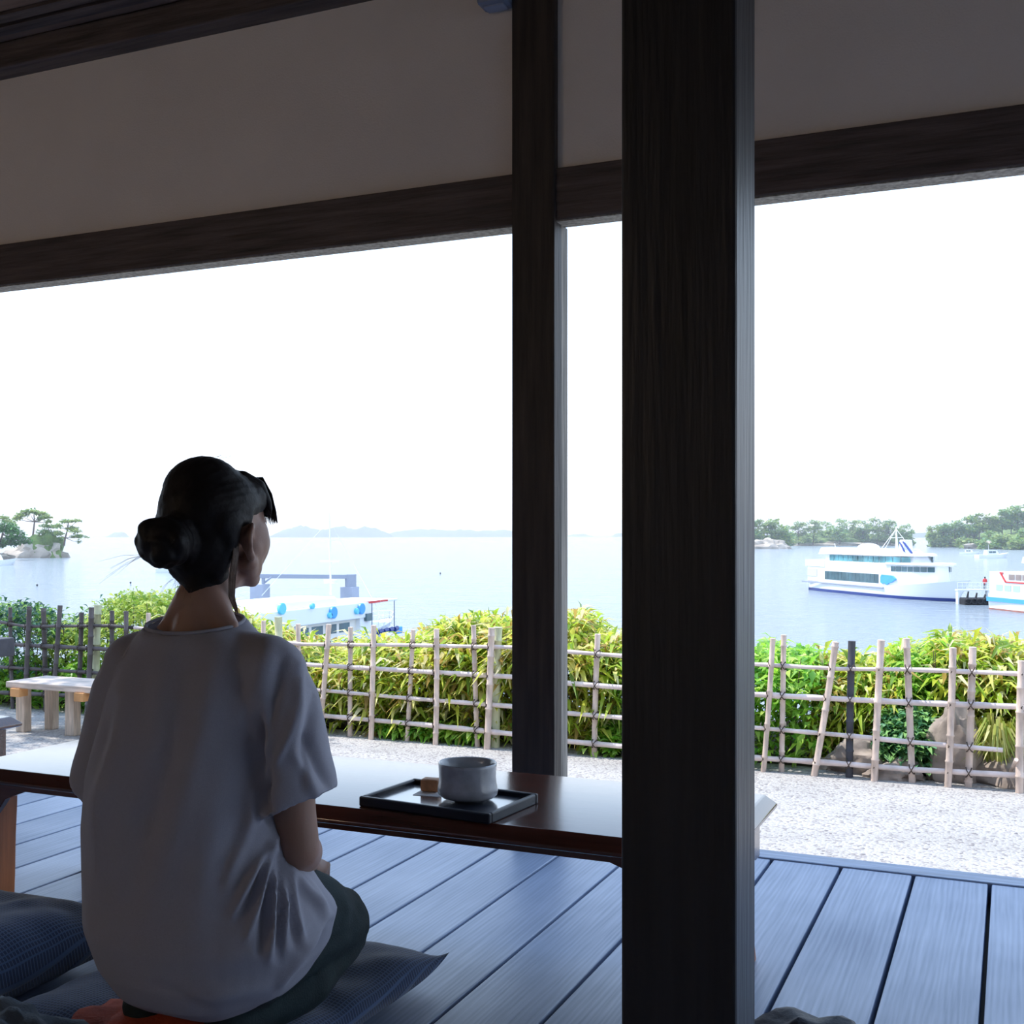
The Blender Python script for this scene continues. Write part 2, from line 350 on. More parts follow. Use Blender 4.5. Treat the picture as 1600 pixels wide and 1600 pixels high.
# ---------------------------------------------------------------- low tables
TT = .33   # table top height
def table(name, label, group, sl, sr, bn, bf, leg_in=.09):
    """sl..sr along the wall, bn..bf outwards"""
    cx, cy = (sl+sr)/2, (bn+bf)/2; hx, hy = (sr-sl)/2, (bf-bn)/2
    t = empty(name, label, 'table', (cx, cy, 0), 0, group)
    prof = [(0,TT),(.004,TT-.003),(.019,TT-.017),(.0225,TT-.021),(.0225,TT-.028),(.016,TT-.031),(.004,TT-.034)]
    rings = []
    for off, z in prof:
        o_ = off-.0225
        rings.append([Vector((a*(hx+o_), b_*(hy+o_), z)) for a, b_ in ((-1,-1),(1,-1),(1,1),(-1,1))])
    MB().loft(list(reversed(rings))).build('tabletop', M['lacquer'], t, smooth=40, bevel=.0015)
    # apron with an ogee bracket at each leg
    zt = TT-.033; th = .018; ins = .035
    def apron(L):
        pts = [(-L, zt), (L, zt)]
        low = [(0,.085),(.035,.085),(.05,.078),(.065,.080),(.08,.072),(.095,.055),(.11,.036),(.135,.026),(.17,.014)]
        right = [(L-a, zt-d_) for a, d_ in low]; left = [(-L+a, zt-d_) for a, d_ in reversed(low)]
        return pts+right+left
    for sy in (-1, 1):
        y = sy*(hy-ins); MB().prism(apron(hx-ins), 'y', y-th/2, y+th/2).build('apron', M['lacquer'], t, bevel=.002)
    for sx_ in (-1, 1):
        x = sx_*(hx-ins); MB().prism(apron(hy-ins-th/2), 'x', x-th/2, x+th/2).build('apron', M['lacquer'], t, bevel=.002)
    lx, ly = hx-ins-.035, hy-ins-.035
    for a in (-1, 1):
        for b_ in (-1, 1):
            secs = [(zt-.002,.034,0),(zt-.07,.033,0),(.16,.031,0),(.07,.030,.0),(.03,.031,.002),(0,.033,.003)]
            rings = [[Vector((a*(lx+o_)+p*r_, b_*(ly+o_)+q_*r_, z)) for p, q_ in ((-1,-1),(1,-1),(1,1),(-1,1))] for z, r_, o_ in secs]
            MB().loft(list(reversed(rings))).build('leg', M['lacquer_leg'], t, bevel=.004)
    return t
pa = on(800,1267+32.5,TT); pb = on(540,1167,TT); pc = on(1203,1238,TT); pd = on(118,1153,TT)
bn = on(500,1261.5,TT).y; bf = (pb.y+pc.y+pd.y)/3
print('table', bn, bf, pb.y, pc.y, pd.y, 's', pd.x, pc.x)
t1 = table('low_table', 'long reddish lacquered low table in front of the seated woman, bearing the tray', 'low lacquered tables', pd.x-.0, pc.x+.015, bn, bf)
q = on(21,1117,TT)
t2 = table('low_table', 'low lacquered table at the left edge of the photo, only its end showing', 'low lacquered tables', q.x-1.7, q.x+.035, q.y-(bf-bn), q.y)
# ---------------------------------------------------------------- tray, bowl, sweet
tcx = [on(566,1239,TT+.022), on(639,1212,TT+.022), on(835,1235,TT+.022), on(777,1278,TT+.022)]
c = sum(tcx, Vector())/4
ax = ((tcx[2]-tcx[1])+(tcx[3]-tcx[0]))/2; bx_ = ((tcx[1]-tcx[0])+(tcx[2]-tcx[3]))/2
tw, tl = ax.length/2*.94, bx_.length/2*.94; rz = math.atan2(ax.y, ax.x)*.7 + (math.atan2(bx_.y, bx_.x)-PI/2)*.3
print('tray', c, tw, tl, rz)
tr = empty('tray', 'dark navy lacquer tray with raised rim on the low table', 'tray', (c.x, c.y, TT), rz)
MB().box((-tw+.004,-tl+.004,.004),(tw-.004,tl-.004,.010)).build('tray_floor', M['tray_in'], tr)
for (a, b_) in (((-tw,-tl,.0),(tw,-tl+.010,.0195)), ((-tw,tl-.010,0),(tw,tl,.0195)), ((-tw,-tl+.010,0),(-tw+.010,tl-.010,.0195)), ((tw-.010,-tl+.010,0),(tw,tl-.010,.0195))):
    MB().box(a, b_).build('rim', M['tray'], tr, bevel=.003)
zt_ = TT+.010
pb_ = at(731,1250,2.17); bo = on(731,1249,zt_)
def wob(a, z): return .035*math.cos(2*a+.6)+.018*math.cos(3*a+z*40)+.006*math.sin(7*a)
BR = 46.5/FPX*((Vector((bo.x,bo.y))).length)
BHh = .068
k_ = BR/.058
prof = [(.0,.0),(.024,0),(.0255,.004),(.032,.004),(.050,.006),(.0570,.012),(.0585,.019),(.0575,.026),(.0560,.033),(.0553,.044),(.0558,.054),(.0565,.063),(.0570,.0675),(.0555,.0695),(.0530,.0675),(.0505,.055),(.048,.040),(.049,.028),(.044,.016),(.025,.0115),(0,.011)]
prof = [(max(r_*k_, .0001), z*1.04) for r_, z in prof]
o = MB().lathe(prof, wob=wob).build('tea_bowl', M['bowl'], smooth=180, loc=(bo.x, bo.y, zt_))
tag(o, 'grey-white glazed handmade tea bowl standing on the dark tray', 'bowl')
ms = mat('green_tea', (.20,.28,.05), .3)
tea = MB().lathe([(.0001,.031),(.047*k_,.031)], n=40, wob=wob).build('tea', ms, o)
sp = on(668,1239,zt_)
o = empty('sweet', 'small brown block-shaped sweet beside the tea bowl on the tray', 'sweet', (sp.x, sp.y+.015, zt_), .15)
MB().box((-.019,-.014,.0012),(.019,.014,.0262)).build('cake', M['sweet'], o, bevel=.005)
o = MB().box((-.027,-.034,0),(.031,.026,.0009)).build('sweet_paper', M['paper'], loc=(sp.x+.006, sp.y+.008, zt_), rz=.1)
tag(o, 'small white paper lying under the brown sweet on the tray', 'paper')
for o_ in (o,): pass
# ---------------------------------------------------------------- floor cushions
def cushion(name, label, c, w_, l_, h_, rz, m, seed, group=None, corner=.03, crease=(), sag=None):
    n = 56; v = []; mbx = MB()
    for side in (1, -1):
        for j in range(n+1):
            for i in range(n+1):
                a, b_ = i/n*2-1, j/n*2-1
                pin = 1-.05*(1-a*a)*abs(b_)**3 - .0; pin2 = 1-.05*(1-b_*b_)*abs(a)**3
                x_, y_ = a*w_/2*(1-.07*(1-b_*b_)**1*0 - .06*(1-abs(b_)**2)*abs(a)**2), b_*l_/2*(1-.06*(1-abs(a)**2)*abs(b_)**2)
                e_ = (max(0,1-a**4)*max(0,1-b_**4))**.5
                z_ = h_/2*e_
                f_ = mnoise.fractal(Vector((a*1.7+seed, b_*1.7, seed*2.3)), 1, 2, 3)*.22
                rad = 0
                ang = math.atan2(b_, a); rr = math.hypot(a, b_)
                rad = .10*math.sin(ang*11+seed+3*mnoise.noise(Vector((a*2,b_*2,seed))))*min(1, rr*rr*.7)
                z_ *= 1+f_+rad
                base = h_*.5*1.0
                lift = corner*(abs(a)*abs(b_))**5
                z0 = base*.92
                if side > 0:
                    z_ = z0+z_
                    if sag: 
                        for (sx1, sy1, sr, sd_) in sag: z_ -= sd_*math.exp(-((x_-sx1)**2+(y_-sy1)**2)/sr**2)*min(1, e_*2)
                    z_ = max(z_, .012)
                else: z_ = max(0.0, z0-z_*1.0)
                edge = 1-e_
                z_ = z_*(1-edge**4)+ (z0*.55+lift)*edge**4
                v.append((x_, y_, z_))
    f = []; N1 = n+1
    for s_ in range(2):
        for j in range(n):
            for i in range(n):
                q0 = s_*N1*N1+j*N1+i; q = (q0, q0+1, q0+N1+1, q0+N1); f.append(q if s_ == 0 else q[::-1])
    mbx.add(v, f)
    me = bpy.data.meshes.new(name); me.from_pydata(mbx.v, [], mbx.f)
    bm = bmesh.new(); bm.from_mesh(me); bmesh.ops.remove_doubles(bm, verts=bm.verts, dist=.0006); bmesh.ops.recalc_face_normals(bm, faces=bm.faces); bm.to_mesh(me); bm.free()
    o = link(name, me, m, None, 180, 0, (c[0], c[1], 0), rz)
    return tag(o, label, 'cushion', group)
PS = (-1.17, 1.50)
g_ = 'navy checked floor cushions'
cr = on(700,1494,.045)
cushion('floor_cushion', 'navy checked floor cushion under the kneeling woman', (cr.x-.285, cr.y-.30, 0), .57, .60, .10, -.02, M['zabuton'], 1.3, g_, .03, sag=[(-.0,-.08,.2,.045),(.02,.12,.15,.03)])
cushion('floor_cushion', 'navy checked floor cushion left of the woman beside the table leg', (-1.925, 1.49, 0), .66, .62, .145, .02, M['zabuton'], 4.1, g_, .02)

# ---------------------------------------------------------------- person
PO = Vector((PS[0], PS[1], 0)); person = empty('person', 'woman with a low dark bun, white T-shirt, kneeling on a cushion facing the sea', 'person', PO)
class SDF:
    """closed shapes fused into one surface by a voxel remesh"""
    def __init__(s): s.m = MB()
    def cap(s, a, b, r0, r1, n=20):
        a, b = Vector(a), Vector(b); d = (b-a); L = d.length; d.normalize()
        up = Vector((0,0,1)) if abs(d.z) < .9 else Vector((0,1,0)); u = d.cross(up).normalized(); w_ = u.cross(d)
        pr = [(-r0*math.cos(q), r0*math.sin(q)) for q in (.15,.5,.9,1.3)]+[(0, r0)]+[(L*k/4, lerp(r0, r1, k/4)) for k in (1,2,3,4)]+[(L+r1*math.sin(q), r1*math.cos(q)) for q in (.3,.7,1.1,1.42)]
        s.m.loft([[a+d*p+(u*math.cos(2*PI*k/n)+w_*math.sin(2*PI*k/n))*r for k in range(n)] for p, r in pr]); return s
    def chain(s, pts, rs):
        for i in range(len(pts)-1): s.cap(pts[i], pts[i+1], rs[i], rs[i+1])
        return s
    def ell(s, c, r, rz=0, rx=0, ry=0, n=3):
        t = MB(); t.ico((0,0,0), r, n); R = Matrix.Rotation(rz, 4, 'Z') @ Matrix.Rotation(ry, 4, 'Y') @ Matrix.Rotation(rx, 4, 'X')
        s.m.add([R @ Vector(p)+Vector(c) for p in t.v], t.f); return s
    def loft(s, rings): s.m.loft(rings); return s
    def mesh(s, name, vox, smooth=3):
        me = bpy.data.meshes.new(name); me.from_pydata(s.m.v, [], s.m.f)
        bm = bmesh.new(); bm.from_mesh(me); bmesh.ops.triangulate(bm, faces=bm.faces); bmesh.ops.recalc_face_normals(bm, faces=bm.faces); bm.to_mesh(me); bm.free()
        o = bpy.data.objects.new('tmp', me); COL.objects.link(o)
        r = o.modifiers.new('r', 'REMESH'); r.mode = 'VOXEL'; r.voxel_size = vox
        if smooth: q = o.modifiers.new('s', 'SMOOTH'); q.iterations = smooth; q.factor = .5
        dg = bpy.context.evaluated_depsgraph_get(); out = bpy.data.meshes.new_from_object(o.evaluated_get(dg)); out.name = name
        bpy.data.objects.remove(o); bpy.data.meshes.remove(me); return out
def coords(me):
    a = np.empty(len(me.vertices)*3); me.vertices.foreach_get('co', a); return a.reshape(-1, 3)
def normals(me):
    a = np.empty(len(me.vertices)*3); me.vertex_normals.foreach_get('vector', a); return a.reshape(-1, 3)
def setco(me, a): me.vertices.foreach_set('co', a.ravel()); me.update()
# head frame: origin at the head centre; the head is turned a little right of the body
HC = Vector((-.016, .020, .859)); HT = math.radians(4); HR = Matrix.Rotation(HT, 3, 'Z') @ Matrix.Rotation(math.radians(3), 3, 'X')
def hp(x, y, z): return HC + HR @ Vector((x, y, z))
def head_parts(b):
    b.ell(hp(0,-.012,.022), (.069,.086,.078), HT)            # cranium
    b.ell(hp(0,.030,.010), (.060,.055,.066), HT)             # forehead
    b.ell(hp(0,.034,-.034), (.052,.050,.052), HT)            # mid face
    for s_ in (-1, 1):
        b.ell(hp(s_*.034,.048,-.024), (.028,.029,.032), HT); b.cap(hp(s_*.036,.044,-.034), hp(s_*.014,.054,-.074), .026, .020); b.cap(hp(s_*.050,.010,-.030), hp(s_*.034,.036,-.066), .022, .020)   # cheek
        b.cap(hp(s_*.055,-.002,-.052), hp(s_*.020,.062,-.087), .016, .014)  # jaw
        b.ell(hp(s_*.030,.064,.0055), (.0155,.0145,.0085), HT); b.ell(hp(s_*.030,.063,-.0115), (.0145,.0135,.0065), HT)
    b.ell(hp(s_*.052,.022,-.016), (.019,.036,.040), HT)
    b.ell(hp(s_*.029,.074,.012), (.016,.010,.008), HT)    # brow
    b.ell(hp(0,.052,-.078), (.026,.022,.022), HT)            # chin
    b.ell(hp(0,.068,-.056), (.024,.018,.018), HT)            # mouth mound
    b.cap(hp(0,.080,.004), hp(0,.097,-.025), .006, .009)     # nose bridge
    b.ell(hp(0,.093,-.030), (.014,.010,.009), HT)            # nose tip and wings
    b.ell(hp(0,.086,-.050), (.018,.007,.004), HT); b.ell(hp(0,.084,-.058), (.016,.007,.0045), HT)   # lips
    b.cap(hp(0,.01,-.07), hp(0,.045,-.075), .035, .025)      # under the jaw
            # outer rim from the top front round to the lobe, standing off the head
    rim = [(.067,-.008,.000),(.072,-.012,.011),(.079,-.024,.016),(.086,-.038,.011),(.088,-.045,-.001),(.086,-.043,-.014),(.080,-.034,-.026),(.074,-.022,-.036),(.069,-.014,-.036)]
    for s_ in (-1, 1):
        b.chain([hp(s_*x_, y_, z_-.008) for x_, y_, z_ in rim], [.0042,.0045,.0048,.0048,.0048,.0048,.0055,.0072,.006])
        b.chain([hp(s_*.068,-.024,.000), hp(s_*.073,-.032,-.010), hp(s_*.071,-.028,-.026), hp(s_*.069,-.020,-.038)], [.009,.010,.009,.006])
        b.ell(hp(s_*.070,-.0135,-.014), (.004,.004,.006), HT)
b = SDF(); head_parts(b)
# neck, trunk
b.chain([(-.012,-.034,.66),(-.012,-.024,.72),hp(0,-.022,-.045)], [.054,.043,.042])
for s_ in (-1,1): b.chain([(-.012+s_*.012,-.030,.745),(-.012+s_*.055,-.034,.705),(s_*.105,-.036,.652)],[.034,.018,.022])
b.ell((-.005,-.040,.60),(.115,.062,.08)); b.ell((-.01,-.060,.50),(.125,.070,.12)); b.ell((-.01,-.06,.36),(.11,.068,.12))
b.ell((0,-.06,.235),(.150,.115,.095)); b.cap((-.10,-.035,.645),(.10,-.035,.645),.036,.036)
for s_ in (-1,1): b.ell((s_*.055,.0,.55),(.05,.05,.055))
# arms
SHR = (.137,-.035,.640); ELR = (.165,-.020,.368); WRR = (.078,.134,.298)
SHL = (-.143,-.035,.640); ELL = (-.205,-.03,.362); WRL = (-.090,.130,.298)
def arm(S, E, Wp, side):
    S, E, Wp = Vector(S), Vector(E), Vector(Wp)
    b.chain([S, S.lerp(E,.35), S.lerp(E,.8), E], [.046,.041,.034,.033]); b.chain([E, E.lerp(Wp,.25), E.lerp(Wp,.7), Wp], [.033,.035,.026,.021])
    d = (Wp-E).normalized(); lat = Vector((0,0,1)).cross(d).normalized(); up = d.cross(lat)
    # palm faces down on the thigh; thumb on the inner side
    pc = Wp+d*.045+Vector((0,0,-.006)); inn = lat if lat.x*side < 0 else -lat
    R = math.atan2(d.y, d.x); b.ell(pc, (.046,.036,.014), R); b.cap(Wp, pc, .020, .017)
    for i, (off, L) in enumerate(((.027,.064),(.010,.074),(-.008,.070),(-.025,.054))):
        base = Wp+d*.060+inn*off+Vector((0,0,-.004)); k1 = base+d*(.028)+inn*off*.12+Vector((0,0,.004)); k2 = k1+d*(L*.30)+Vector((0,0,-.009)); k3 = k2+d*(L*.16)+Vector((0,0,-.012))-inn*.0
        b.chain([base, k1, k2, k3], [.0098,.0092,.0085,.0075])
    th0 = Wp+d*.018+inn*.022; th1 = th0+d*.026+inn*.020+Vector((0,0,-.006)); th2 = th1+d*.028+inn*.008+Vector((0,0,-.006)); b.chain([th0,th1,th2],[.013,.0105,.0088])
arm(SHR, ELR, WRR, 1); arm(SHL, ELL, WRL, -1)
# legs, kneeling
KR = (.080,.205,.168); KL = (-.125,.215,.168)
for s_, K in ((1,KR),(-1,KL)):
    b.chain([(s_*.085,-.05,.215), (s_*.09,.10,.205), K], [.088,.074,.056]); b.chain([K, (s_*.10,.08,.120), (s_*.075,-.06,.105)], [.05,.046,.030])
    b.chain([(s_*.075,-.06,.10),(s_*.05,-.12,.095)], [.028,.018])
me = b.mesh('body', .0042, 5)
body = link('body', me, M['skin'], person, 180)
# eyes and lips
for s_ in (-1,1):
    e_ = MB().ico(tuple(hp(s_*.030,.0645,-.003)), .0120, 3).build('eye', M['eye'], person, smooth=180)
    MB().ico(tuple(hp(s_*.030,.0725,-.003)), (.0055,.0045,.0055), 2).build('iris', M['iris'], e_, smooth=180)
    MB().tube([hp(s_*.016,.0805,.019), hp(s_*.028,.083,.023), hp(s_*.046,.074,.018)], [.0016,.0024,.0012]).build('eyebrow', M['hair'], person, smooth=180)
# ---- hair
h = SDF()
h.ell(hp(0,-.020,.030), (.079,.092,.078), HT)
h.ell(hp(-.004,-.032,.058), (.066,.066,.062), HT)          # raised crown
h.ell(hp(0,.027,.049), (.070,.062,.050), HT)               # front roll behind the fringe
h.ell(hp(.0,-.060,-.015), (.062,.045,.062), HT)
h.ell(hp(0,-.050,-.060), (.048,.036,.040), HT)             # nape
for s_ in (-1,1):
    h.ell(hp(s_*.052,-.040,.012), (.026,.045,.042), HT)
    h.cap(hp(s_*.054,-.055,-.010), hp(s_*.034,-.060,-.060), .020, .018)
h.cap(hp(0,-.050,-.05), hp(.008,-.060,-.118), .038, .024)
h.cap(hp(0,-.08,-.025), hp(-.008,-.118,-.010), .032, .034)
BC = hp(-.010,-.128,-.012)
h.ell(BC, (.046,.037,.040), HT)
for k in range(6):
    a = k*PI/3; h.ell(BC+Vector((.026*math.cos(a), -.004+.010*math.sin(a*2), .021*math.sin(a))), (.022,.025,.019), a)
h.ell(BC+Vector((.0,-.004,-.026)), (.024,.020,.018))
hm = h.mesh('hair', .0038, 7)
co = coords(hm); no = normals(hm)
loc_ = (co-np.array(HC)) @ np.array(HR)
ss = lambda v, a, b: np.clip((v-a)/(b-a), 0, 1)**2*(3-2*np.clip((v-a)/(b-a), 0, 1))
fm = ss(loc_[:,1], -.022, .0)*ss(-loc_[:,2], -.040+0*loc_[:,1], -.012)
fm = np.maximum(fm, ss(loc_[:,1], -.054, -.040)*ss(-loc_[:,2], -.016, .0)*ss(loc_[:,2], -.075, -.055))
fm = np.maximum(fm, ss(loc_[:,1], .045, .07)*ss(-loc_[:,2], -.065, -.035))
co = np.array(HC)+(co-np.array(HC))*(1-.22*fm)[:,None]; setco(hm, co)
rel = (co-np.array(HC)); ang = np.arctan2(rel[:,0], rel[:,2]+.02)
bund = np.linalg.norm(co-np.array(BC), axis=1)
g1 = np.sin(ang*60+3*np.sin(rel[:,1]*30))*.0003+np.sin(ang*137+rel[:,1]*25)*.0002
ab = np.arctan2(co[:,2]-BC.z, co[:,0]-BC.x); g2 = np.sin(ab*2+bund*330+rel[:,1]*140)*.0016+np.sin(ab*5+rel[:,1]*380)*.0008
wgt = np.clip((.058-bund)/.015, 0, 1)[:,None]
co = co+no*(g1[:,None]*(1-wgt)+g2[:,None]*wgt); setco(hm, co)
link('hair', hm, M['hair'], person, 180)
r2 = random.Random(5)
fr = SDF()
for k in range(17):
    a = -1.15+k*.144; x_ = .068*math.sin(a); y_ = .020+.058*math.cos(a)
    fr.chain([hp(x_*.60, y_*.35, .084), hp(x_*.90, y_*.82, .070), hp(x_*1.03, y_+.004, .042), hp(x_*1.07, y_+.008, .024+.006*math.sin(k*2.1))], [.012,.010,.007,.0035])
link('fringe', fr.mesh('fringe', .003, 3), M['hair'], person, 180)
mb = MB()
for k in range(26):        # loose lock hanging behind the ear down the neck, and side strands
    o_ = r2.uniform(-1,1); s_ = 1
    mb.tube([hp(.068,-.050+o_*.006,.0), hp(.066,-.054+o_*.007,-.035), hp(.056+o_*.002,-.050+o_*.006,-.075), hp(.046+.002*o_,-.038+o_*.005,-.105), hp(.047,-.026+o_*.003,-.125-r2.random()*.01)], [.0012,.0012,.001,.0008,.0004], 5)
mb.build('loose_lock', M['hair_lit'], person, smooth=180)
mb = MB()
mb.tube([hp(0,-.05,.10), hp(0,-.09,.05), BC, hp(0,-.07,-.085)], .0008, 4)
for k in range(34):        # fine flyaways at crown, bun and nape
    if k < 12:
        p = hp(r2.uniform(-.02,.02), r2.uniform(-.05,.01), .112); d_ = Vector((r2.uniform(-.02,.05), r2.uniform(-.02,.05), r2.uniform(.002,.012)))
    elif k < 20:
        p = BC+Vector((-.02,-.02,-.02)); d_ = Vector((r2.uniform(-.07,-.02), r2.uniform(-.05,0), r2.uniform(-.05,-.01)))
    else:
        p = hp(r2.uniform(-.04,0), -.075, -.075); d_ = Vector((r2.uniform(-.03,.01), r2.uniform(-.03,.0), r2.uniform(-.04,-.02)))
    mb.tube([p, p+d_*.5+Vector((0,0,.004)), p+d_], [.00026,.0002,.00012], 4)
mb.build('flyaway_hair', M['hair_lit'], person, smooth=180)
mb = MB()
for k in range(44):        # thin dark fringe ends over the forehead
    a = -1.1+k*.051; x_ = .070*math.sin(a); y_ = .026+.060*math.cos(a)
    mb.tube([hp(x_*.9,y_*.85,.084), hp(x_*1.04,y_+.004,.056), hp(x_*1.10,y_+.010,.026), hp(x_*1.13,y_+.012,.004+.006*r2.random())], [.0016,.002,.0017,.0005], 5)
mb.build('fringe_strands', M['hair'], person, smooth=180)
# ---- T-shirt
def ring(cx, cy, z, rx, ry, n=48, p=2.3, tilt=(0,0)):
    out = []
    for k in range(n):
        a = 2*PI*k/n; c_, s_ = math.cos(a), math.sin(a)
        x_ = rx*abs(c_)**(2/p)*(1 if c_ >= 0 else -1); y_ = ry*abs(s_)**(2/p)*(1 if s_ >= 0 else -1)
        out.append(Vector((cx+x_, cy+y_, z+tilt[0]*x_+tilt[1]*y_)))
    return out
sh = SDF()
rows = [  # cx, cy, z, rx, ry, tilt
 (0,-.020,.150,.05,.04,.00), (.010,-.020,.122,.070,.060,.03), (.010,-.020,.120,.090,.080,.06), (.010,-.018,.136,.122,.112,.10), (.010,-.018,.162,.152,.142,.12), (.009,-.016,.200,.180,.164,.12),
 (.004,-.024,.250,.203,.164,.08), (-.008,-.040,.315,.188,.140,.04), (-.020,-.056,.390,.172,.118,0), (-.020,-.062,.470,.160,.108,0), (-.014,-.056,.540,.150,.102,0),
 (-.010,-.046,.600,.148,.092,0), (-.008,-.038,.645,.140,.078,0), (-.010,-.033,.676,.125,.070,.02), (-.018,-.030,.696,.102,.068,.08), (-.026,-.028,.711,.084,.064,.20), (-.026,-.028,.704,.070,.056,.2), (-.012,-.026,.66,.04,.035,0)]
sh.loft([ring(a, b_, z, rx, ry, tilt=(0,tl_)) for a, b_, z, rx, ry, tl_ in rows])
def sleeve(S, E, side):
    S, E = Vector(S), Vector(E); d = (E-S).normalized(); u = Vector((1,0,0))-d*d.x; u.normalize(); w_ = d.cross(u)
    rr = []
    for t_, ru, rw, off in ((-.10,.030,.030,-.02),(.0,.050,.056,-.008),(.14,.056,.064,.0),(.32,.057,.068,.002),(.50,.060,.071,.002),(.66,.063,.075,.003),(.75,.064,.076,.003),(.757,.056,.068,.003),(.60,.046,.050,0)):
        c_ = S+(E-S)*t_+u*off*side
        rr.append([c_+u*ru*math.cos(2*PI*k/32)*1.0+w_*rw*math.sin(2*PI*k/32)+d*(.02*side*math.cos(2*PI*k/32)*(-1 if t_ > .6 else 0)) for k in range(32)])
    sh.loft(rr)
    sh.ell(S+Vector((-side*.015,0,.002)), (.062,.056,.052)); sh.cap((side*.060-.02,-.033,.672),(side*.125,-.035,.655),.034,.042)
sleeve(SHR, ELR, 1); sleeve(SHL, ELL, -1)
sm = sh.mesh('t_shirt', .0045, 5)
co = coords(sm); no = normals(sm)
# folds given on the photo: (x0,y0,x1,y1,half width px,height m); + is a ridge
folds = [(300,1010,215,1330,26,-.004),(262,1020,235,1200,18,.003),(345,1010,250,1400,22,.0035),(470,1040,455,1180,9,.005),(492,1080,470,1230,9,-.005),(440,1030,400,1200,11,-.006),(420,1010,375,1130,14,.003),
 (458,1110,430,1200,7,.005),(415,1190,405,1270,10,-.010),(402,1120,400,1215,7,-.009),(418,1110,412,1200,8,.006),(400,1215,425,1290,8,-.007),(400,1230,385,1300,10,.006),(430,1310,360,1430,7,.006),(426,1320,385,1470,6,.006),(432,1330,420,1500,6,.007),(440,1345,445,1480,6,.006),(448,1355,470,1470,6,.006),
 (455,1360,500,1420,6,.006),(420,1330,372,1440,6,-.006),(430,1340,402,1490,6,-.007),(436,1340,433,1500,6,-.006),(444,1350,460,1480,6,-.006),(385,1300,350,1400,10,.004),(470,1360,515,1440,8,.005),
 (505,1450,430,1540,8,.006),(520,1440,450,1530,5,-.005),(460,1180,500,1250,9,.004),(480,1150,515,1240,8,-.005),(340,1200,300,1480,30,.003),(400,1180,330,1500,26,-.003),(200,1050,150,1300,20,.003),(180,1100,140,1240,12,-.004),(265,1150,200,1420,20,-.003),
 (160,1180,150,1400,14,.003),(300,1560,430,1545,14,.003),(240,1540,330,1575,10,-.003)]
wx = co+np.array(PO); X = wx[:,0]*CT+wx[:,1]*ST; Z = -wx[:,0]*ST+wx[:,1]*CT; px = 800+FPX*X/Z; py = HY-FPX*(wx[:,2]-H)/Z
# folds live on the side of the cloth turned to the camera
vd = np.stack([wx[:,0], wx[:,1], wx[:,2]-H], 1); vd /= np.linalg.norm(vd, axis=1)[:,None]
facing = np.clip(-(vd*no).sum(1)*2.5, 0, 1)
disp = np.zeros(len(co))
for x0,y0,x1,y1,hw,hh in folds:
    dx, dy = x1-x0, y1-y0; L2 = dx*dx+dy*dy; t_ = ((px-x0)*dx+(py-y0)*dy)/L2; tc_ = np.clip(t_, 0, 1)
    bend = 6*np.sin(tc_*5+x0)*1.0
    d_ = np.hypot(px-x0-dx*tc_-bend*0.4, py-y0-dy*tc_)
    disp += hh*np.exp(-(d_/hw)**2)*np.sin(np.clip(tc_*.9+.08, 0, 1)*PI)**.6
disp *= facing
for i in range(len(co)):
    p = co[i]; disp[i] += .0022*mnoise.noise(Vector((p[0]*14, p[1]*14, p[2]*5)))
co = co+no*(disp*2.0)[:,None]; setco(sm, co)
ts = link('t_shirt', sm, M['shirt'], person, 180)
# neck ribbing
rb = []
for k in range(48):
    a = 2*PI*k/48; rb.append(Vector((-.0255+.0835*math.cos(a), -.028+.0625*math.sin(a), .7105+.20*.0615*math.sin(a))))
rb.append(rb[0])
MB().tube(rb, .0030, 8, cap=False).build('neck_ribbing', M['shirt'], ts, smooth=180)
# ---- trousers
tr_ = SDF()
tr_.ell((0,-.06,.225),(.160,.125,.092))
for s_, K in ((1,KR),(-1,KL)):
    K = Vector(K); tr_.chain([(s_*.085,-.05,.215),(s_*.09,.10,.21),K+Vector((0,0,.002))],[.094,.084,.068]); tr_.chain([K+Vector((0,0,-.015)),(s_*.095,.08,.125),(s_*.078,-.07,.108)],[.060,.058,.042])
    tr_.ell(K+Vector((0,.018,-.004)),(.058,.056,.068))
tm = tr_.mesh('trousers', .006, 4); co = coords(tm); no = normals(tm)
d_ = np.array([.004*mnoise.fractal(Vector((p[0]*12, p[1]*9, p[2]*22)), 1, 2, 3) for p in co]); setco(tm, co+no*d_[:,None])
link('trousers', tm, M['trouser'], person, 180)
# keep the skin beneath the clothes
from mathutils.bvhtree import BVHTree
def tree(me): return BVHTree.FromPolygons([v.co.copy() for v in me.vertices], [tuple(p.vertices) for p in me.polygons])
bm_ = body.data; T1, T2 = tree(sm), tree(tm)
for v in bm_.vertices:
    c = v.co
    if .12 < c.z < .712 and c.y < .085 and (abs(c.x) < .11 or c.z > .47) and not (c.z > .685 and abs(c.x+.022) < .066 and abs(c.y+.03) < .06):
        q, n_, _, d_ = T1.find_nearest(c, .06)
        if q is not None and (c-q).dot(n_) > -.004: v.co = q-n_*.005
    if c.z < .27:
        q, n_, _, d_ = T2.find_nearest(c, .06)
        if q is not None and (c-q).dot(n_) > -.004: v.co = q-n_*.005
